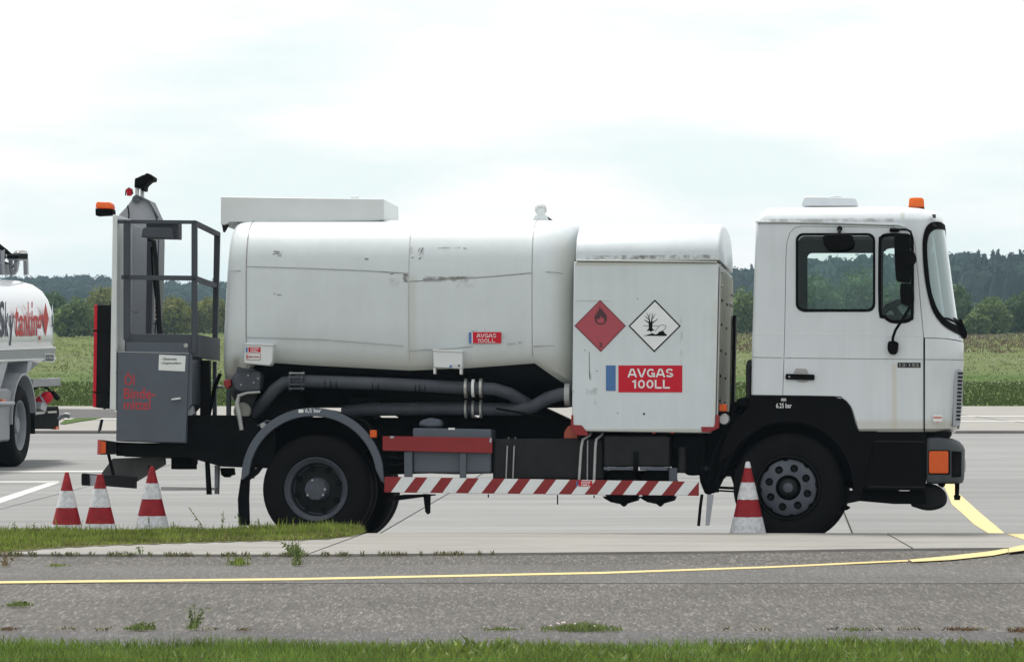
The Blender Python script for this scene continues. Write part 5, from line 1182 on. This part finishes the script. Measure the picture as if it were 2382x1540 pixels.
# ------------------------------------------------------------------ VEGETATION
m_leafa = mat('leaf_green', (.13, .185, .065), .7, var=.25, scale=.6, island=.45, spec=.2, sub=.3)
m_leafb = mat('leaf_dark_green', (.075, .125, .05), .7, var=.25, scale=.6, island=.45, spec=.2, sub=.25)
m_leafc = mat('leaf_olive', (.17, .185, .055), .7, var=.25, scale=.6, island=.4, spec=.2, sub=.3)
m_pine = mat('pine_needles', (.022, .038, .022), .8, var=.3, scale=.08, island=.4, spec=.1)
m_far = mat('far_foliage', (.016, .030, .024), .9, var=.3, scale=.05, island=.5, spec=.1)
m_bark = mat('bark', (.07, .055, .04), .9, var=.3)
rnd = random.Random(11)
def quad_leaf(vs_, fs, c, s, rn):
    a = Vector((rn.gauss(0, 1), rn.gauss(0, 1), rn.gauss(0, 1))).normalized(); b_ = a.orthogonal().normalized(); b_.rotate(Matrix.Rotation(rn.uniform(0, 6.28), 3, a)); c2 = a.cross(b_)
    i = len(vs_); w_ = s*rn.uniform(.35, .6)
    vs_ += [c-b_*s, c+c2*w_, c+b_*s, c-c2*w_]; fs.append((i, i+1, i+2, i+3))
def crown_mesh(lobes, n, leaf, rn, core=.72):
    vs_ = []; fs = []
    tot = sum(l_[3]*l_[4]*l_[5] for l_ in lobes)
    for cx, cy, cz, rx, ry, rz in lobes:
        bm = bmesh.new(); bmesh.ops.create_icosphere(bm, subdivisions=2, radius=1)
        i = len(vs_)
        for v in bm.verts:
            k = core*(1+rn.uniform(-.12, .12)); vs_.append(Vector((cx+v.co.x*rx*k, cy+v.co.y*ry*k, max(.05, cz+v.co.z*rz*k))))
        for f in bm.faces: fs.append(tuple(i+v.index for v in f.verts))
        bm.free()
        for _ in range(int(n*rx*ry*rz/tot)):
            d = Vector((rn.gauss(0, 1), rn.gauss(0, 1), rn.gauss(0, 1))).normalized(); r_ = rn.uniform(.68, 1.0) if rn.random() < .8 else rn.uniform(.95, 1.15)
            q = Vector((cx+d.x*rx*r_, cy+d.y*ry*r_, cz+d.z*rz*r_))
            if q.z < .1: q.z = rn.uniform(.1, .6)
            quad_leaf(vs_, fs, q, leaf*rn.uniform(.6, 1.3), rn)
    return mk('crown', vs_, fs, False)
def bush(name, x0, x1, ytop, Y, m, label, cat, leaf=.16, n=2600, group=None, nl=7, seed=0):
    rn = random.Random(seed+int(x0))
    a, b_ = A(x0, ytop, Y), A(x1, ytop, Y); h = a.z-ZB; wd = b_.x-a.x; cx = (a.x+b_.x)/2
    root = tag(empty(name, loc=(cx, Y, ZB)), label, cat, group)
    lobes = []
    for k in range(nl):
        f = (k+.5)/nl; xx = (f-.5)*wd*.86; env = 1-abs(f-.5)**2*1.5
        hh = h*env*rn.uniform(.78, 1.0) if k != nl//2 else h*.97
        rz = hh*rn.uniform(.30, .42); lobes.append((xx, rn.uniform(-.2, .2)*wd*.4, hh-rz, max(wd/nl*1.05, rz*.8), max(wd/nl, rz), rz))
        lobes.append((xx+rn.uniform(-.3, .3), rn.uniform(-.3, .2)*wd*.4, hh*.35, max(wd/nl*1.1, hh*.25), wd/nl+.4, hh*.38))
    link('crown', crown_mesh(lobes, n, leaf, rn), m, root)
    vs2 = []; pts = []
    tm_ = bmesh.new()
    for k in range(3):
        x_ = rn.uniform(-.25, .25)*wd*.6
        q = me_tube([Vector((x_, 0, -.1)), Vector((x_+rn.uniform(-.2, .2), 0, h*.3)), Vector((x_+rn.uniform(-.5, .5), 0, h*.65))], [.09, .06, .03], 6); tm_.from_mesh(q)
    me = bpy.data.meshes.new('trunk'); tm_.to_mesh(me); tm_.free(); link('trunk', me, m_bark, root, True)
    return root
GB = 'bushes and small trees at the far side of the meadow'
bl_ = [('bush', 124, 232, 690, 345, m_leafa, 'round green bush between the white tanker and the red-edged board', 'bush'),
 ('tree', 196, 300, 664, 420, m_leafc, 'olive tree rising behind the round bush, left of the grey platform', 'tree'),
 ('bush', 350, 455, 688, 380, m_leafc, 'yellow-green bush seen through the front opening of the platform railing', 'bush'),
 ('bush', 430, 550, 688, 395, m_leafc, 'olive bush seen through the end opening of the platform railing', 'bush'),
 ('tree', 100, 150, 678, 410, m_leafb, 'dark tree directly behind the tail of the white tanker', 'tree'),
 ('tree', 1688, 1770, 668, 390, m_leafa, 'light green tree in the gap between pump cabinet and cab', 'tree'),
 ('tree', 1770, 1860, 640, 430, m_leafb, 'dark tree mostly hidden behind the rear of the cab', 'tree'),
 ('tree', 1850, 1950, 632, 430, m_leafb, 'broad dark green tree seen in the left half of the door window', 'tree'),
 ('tree', 1935, 2060, 618, 445, m_leafb, 'taller tree seen in the right half of the door window', 'tree'),
 ('tree', 2050, 2160, 640, 430, m_leafb, 'tree seen through the small quarter window behind the mirrors', 'tree'),
 ('tree', 2140, 2262, 652, 400, m_leafb, 'dark tree beside the windscreen of the cab', 'tree'),
 ('tree', 2258, 2350, 690, 380, m_leafa, 'small green tree between the windscreen tree and the right frame edge', 'tree'),
 ('tree', 2300, 2460, 676, 400, m_leafb, 'dark spreading tree cut off by the right frame edge', 'tree'),
 ('bush', 2236, 2300, 722, 372, m_leafa, 'low pale green bush right of the wiper base', 'bush')]
for k, (nm, x0, x1, yt, Y, m, lab, cat) in enumerate(bl_):
    bush(nm, x0, x1, yt, Y, m, lab, cat, group=GB, seed=k*7, nl=11, n=4200 if x1-x0 > 90 else 3200, leaf=.17 if Y < 400 else .2)

# distant forest: one mass of trees
def ridge(px):
    t_ = [(-600, 648), (60, 640), (120, 636), (170, 634), (260, 640), (440, 652), (520, 648), (900, 640), (1400, 632), (1700, 619), (1760, 612), (1880, 596), (1960, 590), (2060, 582), (2200, 584), (2382, 582), (3000, 575)]
    for a, c in zip(t_, t_[1:]):
        if a[0] <= px <= c[0]: return a[1]+(c[1]-a[1])*(px-a[0])/(c[0]-a[0])
    return 640
fv = []; ff = []
rn = random.Random(3)
def far_tree(X_, Y_, h, pine, vs_, fs, n=110):
    z0 = ZB
    R0 = h*(.17 if pine else .27); k = len(vs_)
    pr = ((0, .8), (.3, 1), (.6, .72), (.85, .34), (.985, .06)) if pine else ((0, .8), (.35, 1), (.65, .95), (.86, .66), (.97, .2))
    for (zf, rf) in pr:
        for j in range(7): q = rf*rn.uniform(.8, 1.15); vs_.append(Vector((X_+R0*q*cos(j*.898), Y_+R0*q*sin(j*.898), z0+h*zf*rn.uniform(.96, 1.0))))
    for a in range(len(pr)-1):
        for j in range(7): fs.append((k+a*7+j, k+a*7+(j+1) % 7, k+(a+1)*7+(j+1) % 7, k+(a+1)*7+j))
    for _ in range(n):
        f = rn.random()**.6; th = rn.uniform(0, 6.283)
        env = (1.0-f)**.8*1.25+.05 if pine else sqrt(max(.02, 1-(1.9*f-.85)**2*.85))
        rad = R0*env*rn.uniform(.7, 1.12)
        quad_leaf(vs_, fs, Vector((X_+rad*cos(th), Y_+rad*sin(th), z0+h*(.1+.88*f))), h*.03*rn.uniform(.6, 1.2), rn)
for row in range(4):
    px = -260+row*5
    while px < 2640:
        Yb_ = 1250 if px < 1400 else 1250-(px-1400)*.3
        Y_ = Yb_+row*-35+rn.uniform(-10, 10); right = px > 1500
        top = ridge(px)+row*10+(rn.choice([-4, -1, 0, 3, 6, 9, 13]) if right else rn.uniform(-2, 6))
        h = (A(px, top, Y_).z-ZB)
        far_tree(A(px, top, Y_).x, Y_, h, (right and rn.random() < .6) or (not right and rn.random() < .12), fv, ff, 90)
        px += (15 if not right else 15)*rn.uniform(.6, 1.25)
tag(link('forest', mk('forest', fv, ff, False), m_far, None), kind='stuff')
# wooded slope behind the first rows
pts = []
for px in range(-700, 3100, 60): pts.append(A(px, ridge(px)+24+rnd.uniform(-4, 4), 1290))
vs_ = [p for p in pts]+[Vector((p.x, 1265, -1)) for p in pts]+[Vector((p.x*1.3, 1700, p.z*.8)) for p in pts]; k = len(pts)
tag(link('wooded_hill', mk('hill', vs_, [[i, i+1, k+i+1, k+i] for i in range(k-1)]+[[i, i+1, 2*k+i+1, 2*k+i] for i in range(k-1)]), m_far, None), kind='structure')

# ---- grasses
def blade_mesh(items):        # items: (x, y, z, h, w, lean_x, lean_y, angle)
    vs_ = []; fs = []
    for (x, y, z, h, w_, lx, ly, an) in items:
        i = len(vs_); cx, cy = cos(an)*w_, sin(an)*w_
        vs_ += [(x-cx, y-cy, z), (x+cx, y+cy, z), (x+lx*.35-cx*.7, y+ly*.35-cy*.7, z+h*.55), (x+lx*.35+cx*.7, y+ly*.35+cy*.7, z+h*.55), (x+lx, y+ly, z+h)]
        fs += [(i, i+1, i+3, i+2), (i+2, i+3, i+4)]
    me = bpy.data.meshes.new('g'); me.from_pydata(vs_, [], fs); me.update(); return me
m_gr = mat('lawn_blades', (.145, .225, .045), .7, var=.45, scale=3.5, island=.45, spec=.25, sub=.35)
m_gr2 = mat('verge_blades', (.19, .25, .05), .7, var=.55, scale=3.2, island=.45, spec=.2, sub=.35)
m_dry = mat('dry_blades', (.22, .17, .09), .8, var=.3, scale=4, island=.35, sub=.2)
rn = random.Random(5)
def vnoise(x, y, s=1.0):
    return .5+.5*sin(x*1.9*s+sin(y*2.3*s)*1.7)*cos(y*1.3*s+sin(x*.9*s)*2.1)
it = []
for _ in range(62000):
    x = rn.uniform(-4.2, 4.2); y = rn.uniform(22.9, 25.75)
    lim = 25.45+.12*vnoise(x, 3, 2)+.16*vnoise(x, 9, .7)-.12*(x > 2)
    if y > lim: continue
    h = rn.uniform(.035, .085)*(.7+.7*vnoise(x, y, 1.4)); an = rn.uniform(0, 3.14)
    it.append((x, y, ZK-.02, h, rn.uniform(.002, .0042), rn.gauss(0, .028), rn.gauss(0, .02), an))
tag(link('lawn', blade_mesh(it), m_gr, None), kind='stuff')
# broad leaves of clover and plantain among the lawn
it = []
for _ in range(2600):
    x = rn.uniform(-4.2, 4.2); y = rn.uniform(24.0, 25.5)
    if vnoise(x, y, .8) < .55: continue
    it.append((x, y, ZK+.0, rn.uniform(.03, .085), rn.uniform(.008, .016), rn.gauss(0, .03), rn.gauss(0, .03), rn.uniform(-.5, .5)))
tag(link('broad_leaf_weeds', blade_mesh(it), mat('broad_leaves', (.14, .19, .035), .7, var=.2, island=.35, sub=.35), None), kind='stuff')
sl = [Vector((x, 23.3 if i == 0 else 25.38+.06*sin(x*3), ZK-.005)) for i in (1,) for x in [k*.3-4.5 for k in range(31)]]
sheet('lawn_soil', [Vector((-14, 18, ZK-.006)), Vector((14, 18, ZK-.006))]+[Vector((14-k*.7, 25.42+.05*sin(k*2.3), ZK-.006)) for k in range(41)], mat('grassy_soil', (.06, .075, .025), .95, var=.3, scale=9))
# verge between kerb strip and apron on the left
def near_lim(px):
    t_ = [(-900, 1290), (0, 1286), (120, 1275), (250, 1268), (420, 1263), (560, 1259), (700, 1256), (770, 1253), (812, 1247), (850, 1240)]
    for a, c in zip(t_, t_[1:]):
        if a[0] <= px <= c[0]: return a[1]+(c[1]-a[1])*(px-a[0])/(c[0]-a[0])
    return 1200
vp = [Vector((G(px, 1241, ZK).x if px < 835 else G(px, 1241, ZK).x, 38.5, ZK+.004)) for px in range(-600, 845, 30)]+[G(px, near_lim(px)+1.2*sin(px*.11), ZK+.004) for px in range(840, -620, -20)]
sheet('verge_soil', vp, mat('verge_earth', (.085, .085, .04), .95, var=.35, scale=8))
it = []; dr_ = []
for _ in range(52000):
    px = rn.uniform(-420, 845); y0 = G(px, near_lim(px), ZK).y
    y = rn.uniform(y0, 38.62)
    c = A(px, 1240, y); x = c.x
    mound = max(0, 1-abs(px-770)/90)*.055+max(0, 1-abs(px-620)/160)*.02
    edgef = min(1, (y-y0)/.4+.35)
    h = (rn.uniform(.02, .06) if rn.random() < .965 else rn.uniform(.05, .11))*(.55+.8*vnoise(x, y, 2.6))*edgef+mound*rn.uniform(.4, 1.2)*min(1, edgef)
    q = (x, y, ZK, h, rn.uniform(.003, .006), rn.gauss(0, .018), rn.gauss(0, .018), rn.uniform(0, 3.14))
    (dr_ if rn.random() < .05+(.22 if y-y0 < .25 else 0) else it).append(q)
tag(link('verge_grass', blade_mesh(it), m_gr2, None), kind='stuff'); tag(link('dry_verge_grass', blade_mesh(dr_), m_dry, None), kind='stuff')
# crack-line growth along slab edges
it = []
for _ in range(2600):
    px = rn.uniform(-200, 1150); 
    if vnoise(px*.05, 1) < .45: continue
    p = G(px, near_edge(px)+rn.uniform(-1.5, 2.5), ZK); it.append((p.x, p.y, ZK-.01, rn.uniform(.008, .04), .005, rn.gauss(0, .012), rn.gauss(0, .01), rn.uniform(0, 3)))
for _ in range(1500):
    px = rn.uniform(-300, 2700)
    if vnoise(px*.02, 7) < .6: continue
    p = G(px, 1460+rn.gauss(0, 1.6), ZK); it.append((p.x, p.y, ZK-.01, rn.uniform(.006, .022), .005, rn.gauss(0, .012), rn.gauss(0, .01), rn.uniform(0, 3)))
tag(link('crack_moss', blade_mesh(it), mat('moss_blades', (.12, .12, .045), .9, var=.35, island=.4), None), kind='stuff')
# single weeds
m_weed = mat('weed_green', (.15, .20, .06), .8, var=.2, island=.3, sub=.3); m_flower = mat('clover_flower', (.62, .52, .50), .8, var=.1, island=.2); m_rust = mat('reddish_moss', (.17, .10, .05), .9, var=.3, island=.4)
def tuft(px, py, wpx, hpx, label, n=150, spiky=0, flowers=0, m=m_weed, flat=0, cat='weed'):
    p = G(px, py, ZK); k = p.y/F; root = tag(empty('weed_tuft', loc=(p.x, p.y, ZK-.01)), label, cat, 'weeds growing in the pavement cracks')
    it = []
    for _ in range(n):
        x = rn.gauss(0, wpx*.23)*k*1.0; x = max(-wpx*.5*k, min(wpx*.5*k, x)); y = rn.gauss(0, .05+flat*.1)
        h = hpx*k*rn.uniform(.3, 1)*(1-.6*abs(x)/(wpx*.5*k)); it.append((x, y, 0, h, rn.uniform(.003, .006), rn.gauss(0, h*.4), rn.gauss(0, h*.2), rn.uniform(0, 3.14)))
    link('leaves', blade_mesh(it), m, root)
    st_ = []; ms_ = bmesh.new()
    for _ in range(spiky):
        x = rn.gauss(0, wpx*.2)*k; h = hpx*k*rn.uniform(.7, 1.1); lx = rn.gauss(0, h*.25)
        q = me_tube([Vector((x, 0, 0)), Vector((x+lx*.4, .01, h*.5)), Vector((x+lx, .02, h))], [.0035, .003, .002], 4); ms_.from_mesh(q)
        v2 = []; f2 = []
        for _j in range(7):
            f_ = rn.uniform(.25, 1); quad_leaf(v2, f2, Vector((x+lx*f_+rn.gauss(0, .012), .01, h*f_)), .014, rn)
        ms_.from_mesh(mk('l', v2, f2, False))
    if spiky:
        me = bpy.data.meshes.new('s'); ms_.to_mesh(me); tag(link('stems', me, m, root), kind='stuff')
    ms_.free()
    for _ in range(flowers):
        bm = bmesh.new(); bmesh.ops.create_icosphere(bm, subdivisions=1, radius=.008); me = bpy.data.meshes.new('f'); bm.to_mesh(me); bm.free()
        o = link('flower', me, m_flower, root, True); o.location = (rn.uniform(-.4, .4)*wpx*k, rn.uniform(-.05, .05), hpx*k*rn.uniform(.25, .8))
tuft(1352, 1460, 185, 21, 'wide clover patch with small flowers in the front asphalt crack', 900, 0, 8, flat=.4)
tuft(1165, 1460, 110, 9, 'thin green strip left of the flowering clover patch', 160, m=m_weed)
tuft(325, 1459, 72, 18, 'reddish and yellow-green weed clump in the front crack, left part', 300, 4, 0)
tuft(450, 1458, 26, 52, 'tall thin pale weed standing in the front crack', 30, 7, 0)
tuft(42, 1405, 70, 15, 'flat green tuft alone in the asphalt near the left frame edge', 200, 2)
tuft(686, 1288, 44, 34, 'bushy weed at the corner where the slab joint meets the asphalt', 170, 9)
tuft(690, 1311, 24, 44, 'upright weed in the asphalt just in front of the slab joint', 30, 8)
tuft(555, 1310, 52, 26, 'grassy clump on the asphalt left of the slab joint', 110, 3, m=m_gr2)
tuft(12, 1313, 16, 34, 'dark dead-looking weed stalk at the left frame edge', 16, 5, m=m_dry)
tuft(135, 1313, 60, 9, 'low moss tuft on the asphalt below the grass verge', 90, m=m_gr2)
tuft(1985, 1461, 60, 10, 'low moss clump in the front crack below the cab', 90, m=m_weed)
tuft(2235, 1461, 95, 11, 'brownish low clump in the front crack near the right', 140, m=m_rust)
tuft(2372, 1464, 60, 12, 'orange-brown moss cushion cut off by the right frame edge', 120, m=m_rust)
tuft(20, 1460, 50, 9, 'yellowish moss in the front crack at the left frame edge', 70, m=m_rust)
tuft(565, 1461, 40, 7, 'small orange moss spot in the front crack', 50, m=m_rust)
tuft(327, 1288, 22, 22, 'two-bladed sprout at the road edge of the pale slab', 12, 2)
# stalks along the verge
def stalks(label, lst):
    for i, (px, yb, yt, lean) in enumerate(lst):
        p = G(px, yb, ZK); k = p.y/F; root = tag(empty('grass_stalk', loc=p), label[i], 'weed', 'tall stalks rising from the verge')
        h = (yb-yt)*k; pts_ = [Vector((0, 0, 0)), Vector((lean*k*.3, .01, h*.4)), Vector((lean*k, .02, h))]
        link('stem', me_tube(pts_, [.005, .004, .0025], 4), m_weed, root)
        v2 = []; f2 = []
        for _j in range(16):
            f_ = rn.uniform(.2, 1); quad_leaf(v2, f2, Vector((lean*k*f_+rn.gauss(0, .010), .01, h*f_)), .012, rn)
        link('leaves', mk('l', v2, f2, False), m_weed, root)
stalks(['tall stalk with a seed head leaning left between the cones and the mud flap', 'upright stalk halfway between cone and mud flap', 'stalk right beside the left side of the mud flap', 'stalk between the mud flap and the rear tyre', 'short stalk close to the rear tyre', 'leafy stalk in front of the third cone', 'low stalk right of the third cone', 'thin stalk at the far left of the verge', 'thin stalk left of the leftmost cone', 'seed stalk rising before the second slab joint'],
       [(480, 1244, 1180, -42), (517, 1244, 1188, 3), (562, 1244, 1192, -10), (608, 1244, 1205, -8), (620, 1244, 1212, 2), (348, 1244, 1200, -3), (400, 1246, 1212, 4), (32, 1246, 1212, 2), (74, 1246, 1216, 5), (423, 1262, 1238, 2)])
# tall meadow beyond the mown strip
def tufts(n, Ya, Yb, col, hh, name, m, side=0, xlim=None, w_=.03, patch=0):
    it = []
    for _ in range(n):
        y = Ya+(Yb-Ya)*rn.random(); x = rn.uniform(-.125, .125)*y*1.05
        if xlim and not (xlim[0] < CX+x/y*F < xlim[1]): continue
        if patch and vnoise(x*.12, y*.10) < patch: continue
        h = rn.uniform(hh*.4, hh)
        for _j in range(3):
            it.append((x+rn.gauss(0, .12), y+rn.gauss(0, .2), ZB-.02, h*rn.uniform(.6, 1), w_*rn.uniform(.6, 1.5), rn.gauss(0, .12), rn.gauss(0, .1), rn.uniform(-.6, .6)))
    tag(link(name, blade_mesh(it), m, None), kind='stuff')
m_mead = mat('meadow_blades', (.084, .110, .038), .9, var=.15, scale=.12, island=.15, spec=.1, sub=.3)
m_meady = mat('yellow_meadow_blades', (.115, .128, .032), .8, var=.3, scale=.1, island=.3, spec=.1, sub=.3)
m_heath = mat('heath_blades', (.14, .098, .068), .8, var=.3, scale=.1, island=.35, spec=.1, sub=.2)
m_wfl = mat('white_meadow_flowers', (.36, .36, .29), .8, var=.2, island=.3)
tufts(9000, 128, 420, 0, .13, 'meadow_grass', m_mead, w_=.016)
tufts(6000, 150, 430, 0, .18, 'yellow_meadow_grass', m_meady, w_=.018, xlim=(-200, 1300), patch=.35)
tufts(11000, 215, 430, 0, .35, 'heath', m_heath, w_=.02, xlim=(1500, 2600), patch=.12)
def flowers(n, Ya, Yb, hh, patch, s, name):
    vs_ = []; fs = []
    for _ in range(n):
        y = Ya+(Yb-Ya)*rn.random(); x = rn.uniform(-.13, .13)*y
        if vnoise(x*.15, y*.2) < patch: continue
        c = Vector((x, y, ZB+rn.uniform(hh*.5, hh))); w_ = s*rn.uniform(.5, 1.4); i = len(vs_)
        vs_ += [c+Vector((-w_, 0, 0)), c+Vector((0, -w_*.3, -w_*.5)), c+Vector((w_, 0, 0)), c+Vector((0, w_*.3, w_*.5))]; fs.append((i, i+1, i+2, i+3))
    tag(link(name, mk('f', vs_, fs, False), m_wfl, None), kind='stuff')
flowers(3800, 135, 200, .55, .40, .022, 'white_flowers'); flowers(2200, 200, 300, .6, .5, .03, 'white_flowers'); flowers(900, 116, 123, .2, .3, .018, 'white_flowers')
it = []
for _ in range(30000):
    y = 97+31*rn.random()**1.1; x = rn.uniform(-.13, .13)*y; it.append((x, y, ZB-.01, rn.uniform(.03, .09), .02, rn.gauss(0, .03), rn.gauss(0, .03), rn.uniform(-.6, .6)))
tag(link('mown_grass', blade_mesh(it), mat('mown_blades', (.072, .100, .032), .8, var=.2, scale=.25, island=.18, spec=.15, sub=.3), None), kind='stuff')
# island of grass beyond the apron at the left
gi = ppoly([(139, 985), (150, 977), (175, 973), (230, 971), (236, 973), (190, 979), (150, 986)], ZB+.012)
sheet('grass_island', gi, m_field, thick=.004)
# small pale stones lying on the road
m_st = mat('pale_stone', (.6, .6, .57), .7)
for px, py, r_, lab in ((841, 1421, 3, 'small white chip lying on the asphalt left of centre'), (1436, 1389, 2.2, 'tiny white stone on the asphalt right of centre'), (1966-6, 1281, 2, 'tiny white stone near the pale slabs, right of centre'), (18, 1438, 2.4, 'small white stone on the asphalt near the left frame edge'), (1240, 1350, 1.8, 'tiny pale stone beside the thin yellow line')):
    p = G(px, py, ZK); bm = bmesh.new(); bmesh.ops.create_icosphere(bm, subdivisions=1, radius=r_*p.y/F)
    for v in bm.verts: v.co *= rn.uniform(.7, 1.2); v.co.z *= .5
    me = bpy.data.meshes.new('s'); bm.to_mesh(me); bm.free(); o = link('stone', me, m_st, None); o.location = (p.x, p.y, ZK-.012); tag(o, lab, 'stone')

# ------------------------------------------------------------------ HAZE
hz = bpy.data.materials.new('haze'); hz.use_nodes = True; t = hz.node_tree; t.nodes.clear()
ho = t.nodes.new('ShaderNodeOutputMaterial'); pv = t.nodes.new('ShaderNodeVolumePrincipled'); pv.inputs['Density'].default_value = .00016; pv.inputs['Color'].default_value = (.58, .83, 1.0, 1); pv.inputs['Anisotropy'].default_value = .2
t.links.new(pv.outputs[0], ho.inputs['Volume'])
bm = bmesh.new(); bmesh.ops.create_cube(bm, size=1, matrix=Matrix.Translation((0, 1050, 9)) @ Matrix.Diagonal((3000, 2900, 20.6, 1)))
me = bpy.data.meshes.new('haze'); bm.to_mesh(me); bm.free()
tag(link('haze', me, hz, None), kind='stuff')
